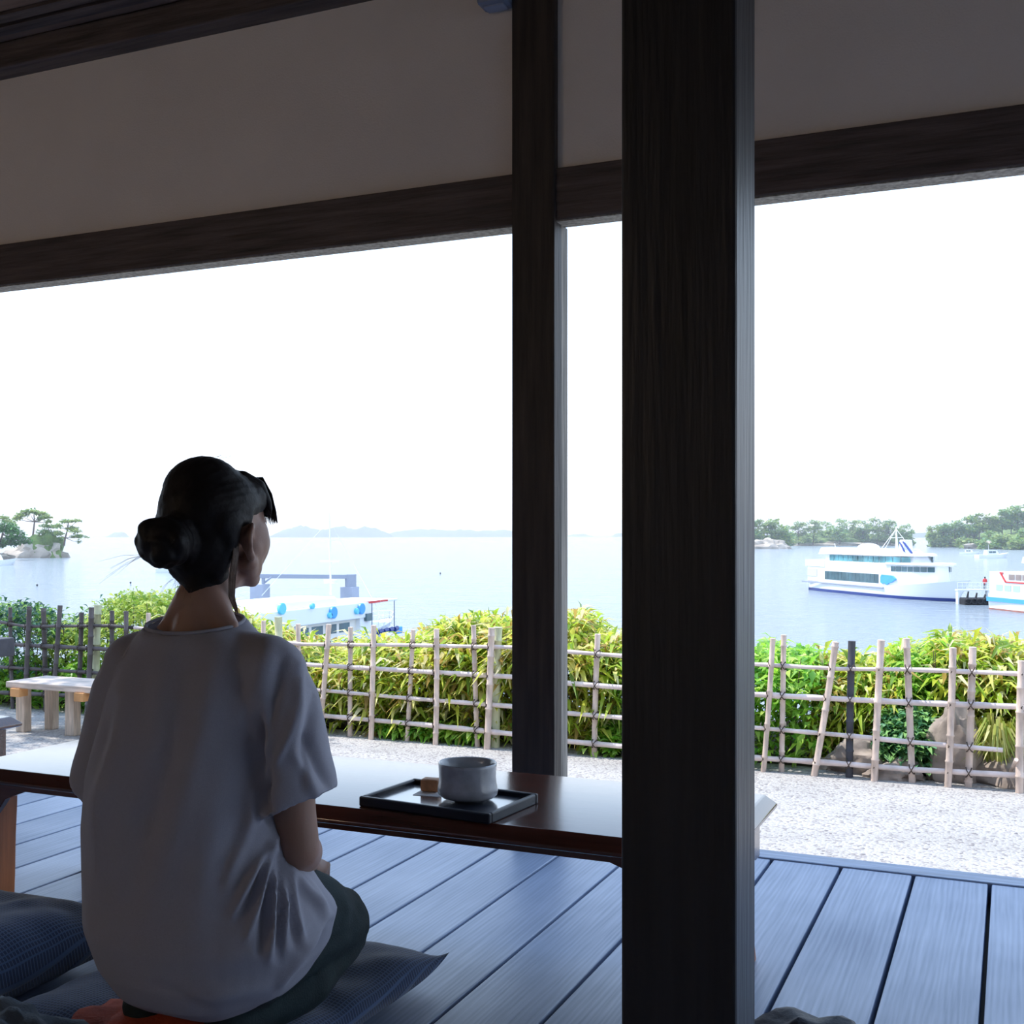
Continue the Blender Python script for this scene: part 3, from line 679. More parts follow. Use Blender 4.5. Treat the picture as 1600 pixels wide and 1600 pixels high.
# orange-red cloth lying on the cushion behind her
def heap(name, label, cat, px0, seed, r, m, zb=.0, sub=4):
    o = MB().ico((0,0,0), r, sub, .35, 1.6, seed)
    o.v = [(x_, y_, max(0, z_+r[2]*.55)) for x_, y_, z_ in o.v]
    ob = o.build(name, m, smooth=180, loc=(px0[0], px0[1], zb)); return tag(ob, label, cat)
q = on(285,1590,.085); heap('folded_cloth', 'orange-red cloth tucked under the back of the kneeling woman', 'cloth', (q.x, q.y-.02), 3, (.16,.10,.030), M['redcloth'], .058)
q = on(1225,1600,.07); heap('cloth_bundle', 'dark navy cloth bundle on the deck right of the thick pillar', 'cloth', (q.x+.04, q.y-.02), 9, (.105,.105,.055), M['navybag'])
heap('cloth_bag', 'soft grey-blue cloth bag at the bottom left corner of the photo', 'bag', (-1.37, 1.265), 21, (.13,.09,.092), M['greycloth'])
# ---------------------------------------------------------------- bamboo fence
FB = 6.97
fence = empty('bamboo_fence', 'four-rail bamboo lattice fence running along the gravel yard', 'fence', (-3.5, FB, GZ))
fo = Vector((-3.5, FB, GZ))
def F_(x, y, B=FB): return wallp(x, y, B)-fo
ups = [  # x,y top, x,y bottom, radius, material
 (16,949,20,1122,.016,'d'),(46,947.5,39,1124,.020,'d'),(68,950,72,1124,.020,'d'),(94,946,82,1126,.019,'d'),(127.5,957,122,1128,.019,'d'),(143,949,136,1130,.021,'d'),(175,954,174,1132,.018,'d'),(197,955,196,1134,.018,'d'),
 (232,958,230,1137,.018,'b'),(262,962,258,1139,.018,'b'),(300,962,303,1141,.018,'b'),(336,966,330,1143,.018,'b'),(378,968,380,1145,.018,'b'),(412,970,409,1147,.018,'b'),(466,975,468,1151,.018,'b'),
 (514,975.5,500,1153,.019,'b'),(548,980,547,1156,.018,'b'),(584,977,580,1159.5,.020,'b'),(645.5,984,636,1162,.017,'b'),(682,982.7,680.6,1165,.020,'b'),(740,977,746,1169,.018,'b'),(768,981,761,1172,.024,'b'),
 (830,984,826,1176,.019,'b'),(866,986,868,1179,.018,'b'),(934,990.7,928.7,1184,.020,'b'),(990,992,984,1187,.019,'b'),(1046,994,1052,1192,.019,'b'),(1110,995,1104,1196,.019,'b'),(1160,997,1162,1199,.019,'b'),
 (1207.6,997.6,1192.8,1202,.0165,'b'),(1224.6,992,1221,1204,.017,'b'),(1305.7,1003,1272,1208.6,.020,'b'),(1331,1001.6,1327,1208.6,.022,'g'),(1377,1000,1366,1217,.021,'b'),(1416.4,997.6,1425.3,1222,.020,'b'),
 (1489,1012,1481,1227,.020,'b'),(1520,1011,1513,1231,.021,'b'),(1597,1032.5,1593,1236,.022,'b'),(1650,1028,1655,1244,.02,'b')]
rails = [
 [(-60,968),(0,972),(42,979),(172,977.5),(320,990),(472,1006.6),(640,1008),(800,1011.5),(884,1018),(970,1024.6),(1182,1038),(1310,1045),(1420,1046),(1600,1053),(1700,1058)],
 [(-60,1004),(0,1006),(160,1014),(330,1026),(492,1039),(640,1048),(800,1057.5),(884,1067),(970,1074),(1182,1085),(1310,1092),(1430,1098),(1589,1104),(1700,1110)],
 [(-60,1038),(0,1042),(145,1051),(330,1064),(509.5,1079),(640,1091),(800,1103.5),(884,1114),(970,1121),(1182,1137),(1310,1148),(1430,1160),(1567,1172)],
 [(-60,1078),(0,1082),(140,1088),(330,1101),(515,1119),(660,1132),(800,1146.6),(884,1158),(970,1165.7),(1182,1184),(1300,1192),(1420,1202),(1600,1212),(1700,1220)]]
rrad = [.0125,.0165,.0135,.0165]
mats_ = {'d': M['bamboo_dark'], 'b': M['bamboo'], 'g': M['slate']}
rr_ = random.Random(3)
def knotted(p0, p1, r, sp=.17, n=8):
    p0, p1 = Vector(p0), Vector(p1); L = (p1-p0).length; pts = []; rs = []; z = rr_.uniform(.03, sp)
    marks = [0]
    while z < L-.02: marks.append(z); z += sp*rr_.uniform(.8, 1.2)
    marks.append(L)
    for i, m_ in enumerate(marks):
        if i in (0, len(marks)-1): pts.append((m_, r))
        else: pts += [(m_-.008, r*.97), (m_-.002, r*1.13), (m_+.004, r*1.13), (m_+.010, r*.95)]
    bow = Vector((rr_.uniform(-.006,.006), 0, 0))
    P = [p0.lerp(p1, a/L)+bow*math.sin(PI*a/L) for a, _ in pts]
    return MB().tube(P, [q for _, q in pts], n)
rail_y = lambda k, x: interp(rails[k], x)
for i, (x0,y0,x1,y1,r,mm) in enumerate(ups):
    front = i % 2; B = FB + (-.022 if front else .022)
    a = F_(x0, y0, B); b_ = F_(x1, y1, B); b_.z = -.0
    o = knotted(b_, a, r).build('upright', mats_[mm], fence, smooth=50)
    if 180 < x1 < 480 or 790 < x1 < 880 or 975 < x1 < 1175 or x1 > 1620: continue
    for k in range(4):
        if k == 2 and x1 > 1570: continue
        xm = lerp(x0, x1, (k+1)/5); ym = rail_y(k, xm); tt = (ym-y0)/(y1-y0); xm = lerp(x0, x1, tt); c_ = F_(xm, rail_y(k, xm), FB)
        tie = MB()
        for q in (-1, 1):
            d_ = Vector((q*.6, 0, 1)).normalized(); side = Vector((0,1,0)); loop = []
            for j in range(9):
                a_ = 2*PI*j/8; loop.append(c_+d_*(r+.010)*math.cos(a_)+side*(r+.020)*math.sin(a_))
            tie.tube(loop, .0035, 5, cap=False)
        tie.build('lashing', M['twine'], o)
for k, rl in enumerate(rails):
    pts = [F_(x, y, FB) for x, y in rl]; dense = []; rs = []
    tot = 0; nxt = .1
    for a, b_ in zip(pts, pts[1:]):
        L = (b_-a).length; n = max(1, int(L/.06))
        for j in range(n):
            p = a.lerp(b_, j/n); dense.append(p); rs.append(rrad[k]*(1.0 if rr_.random() > .22 else 1.18)*(1-.04*math.sin(tot*2)))
            tot += L/n
    dense.append(pts[-1]); rs.append(rrad[k])
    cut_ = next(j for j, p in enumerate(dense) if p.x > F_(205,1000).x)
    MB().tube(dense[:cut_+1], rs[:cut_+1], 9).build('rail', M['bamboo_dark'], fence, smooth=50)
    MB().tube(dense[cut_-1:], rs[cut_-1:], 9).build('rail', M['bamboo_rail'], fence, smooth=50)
for x0,y0,x1,y1,r in ((778,980,774,1173,.031),(153,945,149,1131,.030),(435,964,436,1149,.029),(1070,996,1070,1194,.03)):
    a = F_(x0,y0,FB+.06); b_ = F_(x1,y1,FB+.06); b_.z = -.0; knotted(b_, a, r, .22, 12).build('post', M['bamboo_post'], fence, smooth=50)
# a short broken cane leaning beside the last upright
o = MB().tube([on(1573,1222,GZ)+Vector((0,-.04,.012)), wallp(1588,1187,FB-.05)], .012, 8).build('broken_cane', M['bamboo'], smooth=60)
tag(o, 'short broken bamboo cane leaning at the foot of the fence near the right edge', 'cane')
# ---------------------------------------------------------------- bench and outdoor table
bn_ = on(7.5,1061,GZ+.40); bfar = on(45,1056,GZ+.40)
gz = GZ; bx0 = bn_.x; by0 = on(108,1150,gz).y-.03; bh = .375
bt = H-gz-bh
pL = on(12,1064,gz+bh)
be = empty('bench', 'pale wooden bench standing on the gravel before the left end of the fence', 'bench', (pL.x, pL.y, gz))
W_ = 1.9; D_ = .36
MB().box((0,-.02,bh-.045),(W_,D_,bh)).build('seat', M['bench'], be, bevel=.006)
for xx in (.06, .66, W_-.35):
    MB().box((xx,-.035,bh-.105),(xx+.085,.05,bh-.045)).build('cross_bar', M['joist'], be, bevel=.003)
for (x_, y_) in ((.125,.0),(.50,.24),(.53,.0),(W_-.4,.0),(W_-.4,.24)): pass
def bleg(xpx, wpx, yb, dy):
    p = on(xpx, yb, gz); w_ = wpx/FPX*(Vector((p.x,p.y)).length)/1.04
    q = Vector((p.x-be.location.x, p.y-be.location.y, 0))
    MB().box((q.x-w_/2, q.y, 0),(q.x+w_/2, q.y+.07, bh-.045)).build('leg', M['bench_leg'], be, bevel=.005)
bleg(31,17,1144,0); bleg(75,15,1140,0); bleg(108,18,1150,0); bleg(210,18,1158,0)
print('bench', be.location, by0)
ot = at(24,996,6.3); tb = empty('outdoor_table', 'dark grey weathered table end at the left edge beyond the deck', 'table', (ot.x-.8, ot.y, GZ))
hh = ot.z-GZ
MB().box((-.8,-.5,hh-.10),(.8,0,hh)).build('tabletop', M['slate'], tb, bevel=.008)
for (x_, y_) in ((-.7,-.12),(-.7,-.45),(.45,-.12),(.45,-.45)): MB().box((x_,y_,0),(x_+.08,y_+.08,hh-.10)).build('leg', M['slate'], tb)
# ---------------------------------------------------------------- planting behind the fence
def leaves(P, L, Wd, dirs, bend=.35, r=None):
    """P base points (n,3), dirs (n,3); each leaf a folded, bent blade"""
    n = len(P); up = np.array([0,0,1.0]); side = np.cross(dirs, up+rng.normal(0,.25,(n,3))); side /= np.linalg.norm(side, axis=1)[:,None]+1e-9
    nrm = np.cross(side, dirs); L = L[:,None]; Wd = Wd[:,None]
    mid = P+dirs*L*.45+nrm*L*.04; tip = P+dirs*L*.95-up*L*bend
    v = np.stack([P, mid+side*Wd*.5, mid-nrm*Wd*.18, mid-side*Wd*.5, tip], 1).reshape(-1,3)
    b = (np.arange(n)*5)[:,None]
    f = np.stack([b+np.array([0,1,2]), b+np.array([0,2,3]), b+np.array([1,4,2]), b+np.array([2,4,3])], 1).reshape(-1,3)
    return v, f
def leafmesh(name, v, f, m, parent=None, loc=None):
    me = bpy.data.meshes.new(name); me.vertices.add(len(v)); me.vertices.foreach_set('co', v.astype(np.float32).ravel())
    me.loops.add(len(f)*3); me.loops.foreach_set('vertex_index', f.astype(np.int32).ravel()); me.polygons.add(len(f))
    me.polygons.foreach_set('loop_start', np.arange(len(f), dtype=np.int32)*3); me.update(calc_edges=True); me.validate()
    return link(name, me, m, parent, None, 0, loc)
top_prof = [(-80,945),(60,943),(110,968),(150,952),(200,925),(290,930),(380,962),(470,1000),(520,1012),(580,1004),(640,1004),(665,996),(700,975),(790,972),(900,962),(960,995),(1190,1012),(1255,1004),(1300,1022),(1335,1034),(1385,1036),(1415,1000),(1480,993),(1530,1012),(1600,1008),(1680,1000)]
def pxof(s, B):
    X = s*CT+B*ST; Z = -s*ST+B*CT; return 800+FPX*X/Z, Z
def bush(name, label, cat, x0, x1, m, n, L, Wd, B0=7.08, B1=8.5, dens_top=1.0, group=None, arch=.35, upb=.35, height=None, stems=True, zlow=0.0):
    s0 = wallp(x0, 1000, (B0+B1)/2).x; s1 = wallp(x1, 1000, (B0+B1)/2).x; P = []; c0 = Vector(((s0+s1)/2, (B0+B1)/2, GZ))
    o = empty(name, label, cat, c0, 0, group)
    k = 0
    while len(P) < n and k < n*12:
        k += 1; B = rng.uniform(B0, B1)
        s = s0+(s1-s0)*rng.random(); px_, Z = pxof(s, B); yt = interp(top_prof, px_) if height is None else height
        yt += 9*math.sin(s*9)+7*math.sin(s*23+B*5)
        zt = H-(yt-HY)/FPX*Z; zt -= .10*max(0, (B0+.35-B)/.35)**2*2.2 - .0
        # the front leans over: leaves mostly near the outer skin
        if rng.random() < .62: z = zt-abs(rng.normal(0,.10))-.05
        else: z = rng.uniform(GZ+.04+zlow, max(zt, GZ+.1)); 
        if z < zt-.25 and B > B0+.45 and rng.random() < .8: B = B0+rng.random()*.45; 
        if z < GZ+.02: continue
        P.append((s, B, z))
    P = np.array(P); n = len(P)
    d = rng.normal(0,1,(n,3)); d[:,2] = d[:,2]*.5+upb; d[:,1] -= .35; d /= np.linalg.norm(d, axis=1)[:,None]
    Ls = L*rng.uniform(.55,1.25,n); Ws = Wd*rng.uniform(.7,1.2,n)
    v, f = leaves(P-np.array(c0), Ls, Ws, d, arch); leafmesh('foliage', v, f, m, o)
    if stems:
        mb = MB(); ns = max(10, int(abs(s1-s0)*26))
        for _ in range(ns):
            s = s0+(s1-s0)*rng.random(); B = rng.uniform(B0+.05, B1); px_, Z = pxof(s, B); yt = interp(top_prof, px_) if height is None else height
            zt = H-(yt-HY)/FPX*Z-.08; a = Vector((s,B,GZ-.02))-c0; q = Vector((s+rng.normal(0,.08), B-.05+rng.normal(0,.06), max(zt, GZ+.1)))-c0
            mb.tube([a, a.lerp(q,.5)+Vector((0,.03,0)), q], [.006,.005,.002], 5)
        mb.build('stems', M['bark'], o)
    return o
G_ = 'shrubs behind the bamboo fence'
bush('shrub','dark green thin shrub behind the darkened left end of the fence','shrub',-90,152,M['dark_leaf'],5200,.085,.034,group=G_)
bush('shrub','fresh green leafy shrub low behind the bench at the left','shrub',-60,190,M['green_leaf'],3000,.10,.040,7.05,7.5,height=1030,group=G_)
bush('shrub','pale olive-green shrub rising left of the woman behind the fence','shrub',150,330,M['olive_leaf'],5200,.10,.032,7.3,8.9,group=G_)
bush('bamboo_grass','yellow-green bamboo grass hedge seen just right of the woman','bamboo grass',330,640,M['sasa'],7800,.21,.031,group=G_)
bush('bamboo_grass','yellow-green bamboo grass hedge left of the narrow post','bamboo grass',640,812,M['sasa'],7400,.21,.032,group=G_)
bush('bamboo_grass','yellow-green bamboo grass between the narrow post and the thick pillar','bamboo grass',812,1010,M['sasa'],7000,.22,.033,group=G_)
bush('ground_cover','low broad-leaved green plants at the foot of the bamboo grass left of the post','plant',600,770,M['green_leaf'],1500,.10,.042,7.02,7.2,height=1140,stems=False,group=G_)
bush('ground_cover','low green plants seen between the post and the thick pillar','plant',925,1010,M['green_leaf'],900,.10,.042,7.02,7.25,height=1115,stems=False,group=G_)
bush('shrub','bright green bush just right of the thick pillar behind the fence','shrub',1010,1300,M['green_leaf'],6500,.12,.040,group=G_)
bush('bamboo_grass','tan and green bamboo grass behind the dark fence upright','bamboo grass',1285,1420,M['sasa'],4800,.19,.029,7.32,8.5,group=G_)
bush('shrub','bluish green leafy plant low beside the pointed rock','shrub',1375,1458,M['blue_leaf'],2200,.075,.034,7.08,7.35,height=1085,stems=False,group=G_)
bush('shrub','light green tall shrub rising highest right of the white ferry hull','shrub',1395,1495,M['green_leaf'],3600,.12,.034,7.35,8.6,group=G_)
bush('bamboo_grass','pale yellow bamboo grass at the right end of the fence','bamboo grass',1470,1720,M['sasa'],7800,.22,.031,7.36,8.7,group=G_)
# arching tuft of grass
c_ = on(1560,1196,GZ); tuft = []
for k in range(150):
    a = rng.uniform(0, 2*PI); h_ = rng.uniform(.22,.40); r_ = rng.uniform(.08,.26)
    p0 = Vector((0.02*math.cos(a),.02*math.sin(a),0)); tuft.append((p0, Vector((r_*.45*math.cos(a), r_*.45*math.sin(a), h_)), Vector((r_*math.cos(a), r_*math.sin(a), h_*.55))))
mb = MB()
for p0, p1, p2 in tuft:
    sd = Vector((0,0,1)).cross(p2-p0).normalized()*.005; mb.add([p0-sd, p0+sd, p1+sd*1.6, p1-sd*1.6, p2], [(0,1,2,3),(3,2,4)])
o = mb.build('grass_tuft', leaf_mat('tuft_blade', [(.42,.45,.06),(.30,.40,.05),(.55,.52,.15)]), loc=(c_.x, 7.16, GZ)); tag(o, 'arching yellow-green grass tuft behind the fence near the right edge', 'grass')
# rocks
def rock(px_, py_, r, lab, seed, B=None):
    p = on(px_, py_, GZ) if B is None else wallp(px_, py_, B); mb = MB().ico((0,0,0), r, 4, .55, 1.1, seed)
    o = mb.build('rock', M['rock'], smooth=38, loc=(p.x, p.y if B is None else B, GZ+r[2]*.35)); tag(o, lab, 'rock', 'rocks behind the fence')
rock(1342,1195,(.20,.10,.13),'brownish flat rock behind the dark fence upright',2,7.16)
rock(1400,1205,(.17,.11,.08),'low pale rock lying against the bottom rail',5,7.1)
rock(1490,1190,(.15,.11,.30),'tall pointed grey rock behind the fence at the right',8,7.15)
rock(1578,1200,(.22,.14,.13),'grey wedge-shaped rock below the grass tuft',11,7.2)
rock(1290,1192,(.06,.05,.05),'small pinkish stone between two fence uprights',14,7.2)
# tree to the left that shades the bench
tr = empty('tree', 'tree left of the frame whose shade falls on the bench', 'tree', (-9.9, 6.3, GZ))
MB().tube([(0,0,0),(.1,0,1.5),(-.05,.1,3.0),(.1,0,4.2)], [.16,.13,.10,.05], 10).build('trunk', M['bark'], tr, smooth=60)
P = []; 
for k in range(46):
    c = np.array([rng.normal(.5,.8), rng.normal(.2,.9), rng.uniform(4.3,5.4)]); P.append(c+rng.normal(0,.22,(70,3)))
P = np.concatenate(P); P = P[P[:,2] > 4.05]; d = rng.normal(0,1,P.shape); d /= np.linalg.norm(d,axis=1)[:,None]
v, f = leaves(P, rng.uniform(.10,.2,len(P)), rng.uniform(.04,.07,len(P)), d); leafmesh('foliage', v, f, M['dark_leaf'], tr)
s=fn=None
def load(f): 
    global s,fn; fn=f; s=open(f).read()
def R(a,b):
    global s
    assert a in s,(a); s=s.replace(a,b)
def cut(a,e,new):
    global s
    i=s.index(a); j=s.index(e,i); s=s[:i]+new+s[j:]
def save(): open(fn,'w').write(s)
def get(): return s
# ---------------------------------------------------------------- ships
def hull_mb(L, beam, zs, zb, rake=2.2, stern_in=.12, n=14, z0=-.5, z1=None, grow=0.0, bowx=1.0, flare=.82):
    """z0..top; closed hull with pointed raked bow"""
    rings = []
    for i in range(n+1):
        t = i/n; x_ = t*L; hb = beam/2*(1-stern_in*(1-min(1,t*6))) * (1 if t < .62 else max(.012, math.cos((t-.62)/.38*PI/2)**.75))
        zt = (lerp(zs, zb, max(0,(t-.4)/.6)**2)) if z1 is None else z1
        fl = lerp(.96, flare, max(0,(t-.55)/.45)); xr = rake*max(0,(t-.7)/.3)
        fw = (z0+.5)/(zs+.5)
        w0 = hb*fl+grow; w1 = hb+grow if z1 is None else hb*lerp(fl, 1, (z1+.5)/(zs+.5))+grow
        xz = lambda z: x_-xr*(1-(z+.5)/(zb+.5))
        rings.append([Vector((xz(z0),-w0,z0)), Vector((xz((z0+zt)/2),-(w0+w1)/2*1.01,(z0+zt)/2)), Vector((xz(zt),-w1,zt)), Vector((xz(zt),w1,zt)), Vector((xz((z0+zt)/2),(w0+w1)/2*1.01,(z0+zt)/2)), Vector((xz(z0),w0,z0))])
    return MB().loft(rings)
def plan_body(plan, z0, z1, inset_top=0.0, slope=0.0):
    """plan = [(x, half width)...] symmetric outline"""
    def ringz(z, k): return [Vector((x_+slope*k*(1 if j > len(plan)/2 else 0), -w_+inset_top*k, z)) for j, (x_, w_) in enumerate(plan)]+[Vector((x_+slope*k*(1 if j > len(plan)/2 else 0), w_-inset_top*k, z)) for j, (x_, w_) in reversed(list(enumerate(plan)))]
    return MB().loft([ringz(z0, 0), ringz(z1, 1)])
def windows(plan, z0, z1, xa, xb, n, m, parent, name='window', gap=.12, off=.03, both=True):
    """separate window panes following the side outline between xa and xb"""
    def pt(d):
        for (x0,w0),(x1,w1) in zip(plan, plan[1:]):
            l = math.hypot(x1-x0, w1-w0)
            if d <= l: return x0+(x1-x0)*d/l, w0+(w1-w0)*d/l
            d -= l
        return plan[-1]
    def dist(xq):
        d = 0
        for (x0,w0),(x1,w1) in zip(plan, plan[1:]):
            l = math.hypot(x1-x0, w1-w0)
            if xq <= x1: return d+l*(xq-x0)/max(1e-6, x1-x0)
            d += l
        return d
    d0, d1 = dist(xa), dist(xb)
    for side in ((-1, 1) if both else (-1,)):
        for k in range(n):
            a = pt(lerp(d0, d1, (k+gap/2)/n)); b_ = pt(lerp(d0, d1, (k+1-gap/2)/n)); v = []
            for (x_, w_) in (a, b_):
                for z in (z0, z1):
                    for o_ in (-.02, off): v.append((x_+(o_ if abs(a[1]-b_[1]) > .3*abs(a[0]-b_[0])+1e-3 else 0), side*(w_+o_), z))
            MB().add(v, [(0,1,3,2),(4,6,7,5),(0,4,5,1),(2,3,7,6),(0,2,6,4),(1,5,7,3)]).build(name, m, parent)
def rail_mb(pts, h_, n_=8, r=.03):
    mb = MB(); mb.tube([Vector(p)+Vector((0,0,h_)) for p in pts], r, 5); mb.tube([Vector(p)+Vector((0,0,h_*.5)) for p in pts], r*.7, 5)
    for a, b_ in zip(pts, pts[1:]):
        a, b_ = Vector(a), Vector(b_)
        for k in range(n_+1):
            p = a.lerp(b_, k/n_); mb.tube([p, p+Vector((0,0,h_))], r*.8, 5)
    return mb
def place(near_stern, bow, beam):
    ns, bw = Vector((near_stern.x, near_stern.y)), Vector((bow.x, bow.y)); st = ns
    for _ in range(6):
        h = (bw-st).normalized(); port = Vector((-h.y, h.x)); st = ns+port*beam/2
    return st, (bw-st).length, math.atan2(h.y, h.x)
# large white ferry
B_ = 8.4; st, L_, rz = place(on(1259,921.5,SEA), on(1505,941,SEA), B_); print('ferry L', L_)
fe = empty('ferry', 'large white two-deck sightseeing ferry with long green-tinted window rows, moored right of the pillar', 'ferry', (st.x, st.y, SEA), rz)
s_ = L_/36.6
hull_mb(L_+1.5, B_, 1.55, 3.0, rake=3.2).build('hull', M['white'], fe, smooth=40)
hull_mb(L_+1.5, B_, 1.55, 3.0, rake=3.2, z0=-.5, z1=.42, grow=.10).build('waterline_stripe', M['navy'], fe, smooth=40)
mb = MB(); mb.box((-1.2,-B_/2-.16,1.28),(24,-B_/2-.0,1.5)).box((-1.2,B_/2,1.28),(24,B_/2+.16,1.5)); mb.box((-1.2,-B_/2,1.28),(0,B_/2,1.5)); mb.build('rubbing_strake', M['grey'], fe, bevel=.03)
pl0 = [(.3,4.05),(22,4.05),(26.0,3.75),(29,3.0),(31.2,1.9),(32.2,.9)]
plan_body(pl0, 1.5, 4.95, .05, -.1).build('main_deck_house', M['white'], fe, smooth=30, bevel=.06)
plan_body([(24,4.12),(27.0,3.75),(30,3.0),(32.4,1.9),(33.4,.9)], 4.72, 5.06, 0).build('bridge_roof', M['white'], fe, bevel=.08)
windows([(6.0,4.05),(22,4.05),(24,4.0)], 1.98, 3.3, 6.2, 22.3, 15, M['glass'], fe, gap=.07)
windows(pl0, 3.85, 4.55, 25.2, 32.0, 7, M['glass'], fe, gap=.12)
pl1 = [(5.6,3.6),(21,3.6),(24,3.2),(26.4,2.4),(27.6,1.1)]
plan_body(pl1, 4.9, 6.0, .1, -.9).build('upper_deck_house', M['white'], fe, smooth=30)
plan_body([(3.6,3.9),(6.2,3.95),(22,3.9),(25.6,3.2),(27.6,2.2),(28.4,.9)], 5.98, 6.35, .3).build('upper_roof', M['white'], fe, bevel=.08)
plan_body([(2.0,2.9),(22,2.9),(24.5,2.0)], 6.34, 6.95, .35, -1).build('roof_casing', M['white'], fe, smooth=30, bevel=.1)
windows([(5.8,3.62),(21,3.62),(24,3.22),(26.4,2.42),(27.4,1.2)], 4.62, 5.86, 6.9, 27.0, 14, mat('tinted_cabin_glass', (.10,.30,.34), .08, .6, .35, spec=1), fe, gap=.10)
plan_body([(-.4,4.1),(6.2,4.1)], 3.9, 4.98, 0).build('stern_bulwark', M['white'], fe, bevel=.05)
MB().box((.31,-4.10,2.35),(3.6,-4.0,3.55)).build('stern_opening', mat('pale_grey_paint', (.62,.65,.72), .5), fe)
# wavy blue emblem on the side behind the bow
em = [(22.9,2.15),(23.4,1.95),(23.9,2.1),(24.5,1.85),(25.0,2.1),(25.7,2.25),(26.6,2.75),(25.9,3.2),(23.2,3.3),(22.9,2.9)]
MB().add([(a, -4.13+(max(0,a-24)*.06), b_) for a, b_ in em]+[(a, -4.0+(max(0,a-24)*.12), b_) for a, b_ in em], [tuple(range(10)), tuple(range(19,9,-1))]+[(i,(i+1)%10,10+(i+1)%10,10+i) for i in range(10)]).build('emblem', M['skyblue'], fe)
rail_mb([(24,-4.0,3.0*0+1.6),(24.1,-4.0,1.6)], .3, 1).build('bollard', M['white'], fe)
rail_mb([(6.5,-3.4,6.35),(22,-3.4,6.35)], .7, 14, .03).build('roof_rail', M['white'], fe)
mb = MB(); mb.tube([(20.5,0,6.9),(20.3,0,10.2)], [.22,.08], 8); mb.tube([(20.4,-1.1,8.6),(20.4,1.1,8.6)], .06, 6)
mb.tube([(20.3,0,9.9),(17.2,0,6.9)], .035, 5); mb.tube([(20.3,0,9.9),(25.0,0,6.5)], .035, 5); mb.tube([(20.3,0,9.9),(20.5,-2.6,6.9)], .035, 5); mb.build('mast', M['white'], fe)
plan_body([(22.2,.75),(23.6,.75)], 6.9, 8.3, .15, .3).build('funnel', M['white'], fe, bevel=.08)
mb = MB(); mb.tube([(23.2,-.6,8.0),(25.9,-.9,6.4)], .16, 6); mb.tube([(22.3,-.6,7.9),(24.4,-1.2,6.7)], .14, 6); mb.build('stay', M['navy'], fe)
MB().ico((12.5,0,7.0), (2.0,1.6,.75), 3).build('radar_dome', M['white'], fe, smooth=180)
mb = MB(); mb.tube([(3.2,0,5.0),(1.8,0,7.6)], .05, 5); mb.build('flag_staff', M['white'], fe)
# second ferry at the right edge
B2 = 7.6; ns = on(1542,951.5,SEA); h = from_cam(.183,-.983,0).normalized(); port = Vector((-h.y,h.x,0)); st = ns+port*B2/2
f2 = empty('ferry', 'white ferry with a red-lined window band and blue hull stripe, cut by the right edge', 'ferry', (st.x, st.y, SEA), math.atan2(h.y, h.x))
L2 = 30
hull_mb(L2, B2, 1.9, 3.0, stern_in=.05).build('hull', M['white'], f2, smooth=40)
hull_mb(L2-.2, B2, 1.9, 3.0, stern_in=.05, z0=-.5, z1=.16, grow=.04).build('waterline_stripe', M['rust'], f2, smooth=40)
MB().box((-.04,-B2/2-.05,1.0),(19,-B2/2-.0,1.5)).build('blue_stripe', M['skyblue'], f2)
plp = [(.15,3.6),(20,3.6),(24,2.6),(26,1.2)]
plan_body(plp, 1.9, 4.6, .03).build('deck_house', M['white'], f2, smooth=30, bevel=.06)
windows(plp, 2.35, 3.05, 1.4, 6.4, 3, mat('pale_blue_glass', (.45,.58,.70), .15), f2, gap=.25)
windows(plp, 3.72, 4.36, 4.0, 19.5, 12, mat('warm_grey_glass', (.30,.24,.22), .2, .4, .5), f2, gap=.15)
mb = MB(); mb.box((3.4,-3.66,3.34),(20,-3.58,3.5)).box((2.3,-3.66,4.40),(3.0,-3.58,4.56)); mb.prism([(2.3,4.5),(2.6,4.5),(3.7,3.36),(3.4,3.34)], 'y', -3.66, -3.58); mb.build('red_line', M['red'], f2)
plan_body([(6.0,3.3),(20,3.3),(23,2)], 5.7, 6.45, .2).build('canopy', M['white'], f2, bevel=.08)
mb = MB()
for k in range(7): mb.tube([(6.6+k*2.4,-3.0,4.5),(6.6+k*2.4,-3.0,5.8)], .06, 6); mb.tube([(6.6+k*2.4,3.0,4.5),(6.6+k*2.4,3.0,5.8)], .06, 6)
mb.tube([(6.6,-3.0,5.7),(21,-3.0,5.7)], .05, 6); mb.tube([(6.6,3.0,5.7),(21,3.0,5.7)], .05, 6); mb.tube([(6.6,-3,5.7),(6.6,3,5.7)], .05, 6); mb.build('canopy_frame', M['white'], f2)
# white gangway, tyre-hung raft and a person between the ferries
pa_ = on(1506,944,SEA); pb_ = on(1543,947,SEA); q = (pa_+pb_)/2; ra = empty('raft', 'dark tyre-hung floating raft between the two ferries', 'raft', (q.x, q.y+1.5, SEA), TH)
MB().box((-1.9,-1.2,-.2),(1.9,1.6,.85)).build('deck', M['black'], ra, bevel=.1)
for k in range(5):
    c = Vector((-1.5+k*.75, -1.28, .45)); mb = MB(); mb.tube([c+Vector((.32*math.cos(a*PI/6),0,.32*math.sin(a*PI/6))) for a in range(13)], .13, 8, cap=False); mb.build('tyre', M['black'], ra, smooth=60)
for k in range(3): MB().tube([(-1.2+k*1.1,-.2,.8),(-1.0+k*1.1,-.1,1.7-.2*k)], [.16,.10], 8).build('mooring_post', M['black'], ra)
gw = empty('gangway', 'white railed gangway reaching from the ferry bow over the dark raft', 'gangway', (q.x, q.y+2.6, SEA), TH)
MB().box((-2.6,-.5,1.75),(1.6,.5,1.9)).build('deck', M['white'], gw); rail_mb([(-2.6,-.5,1.9),(1.6,-.5,1.9)], .9, 7, .04).build('railing', M['white'], gw)
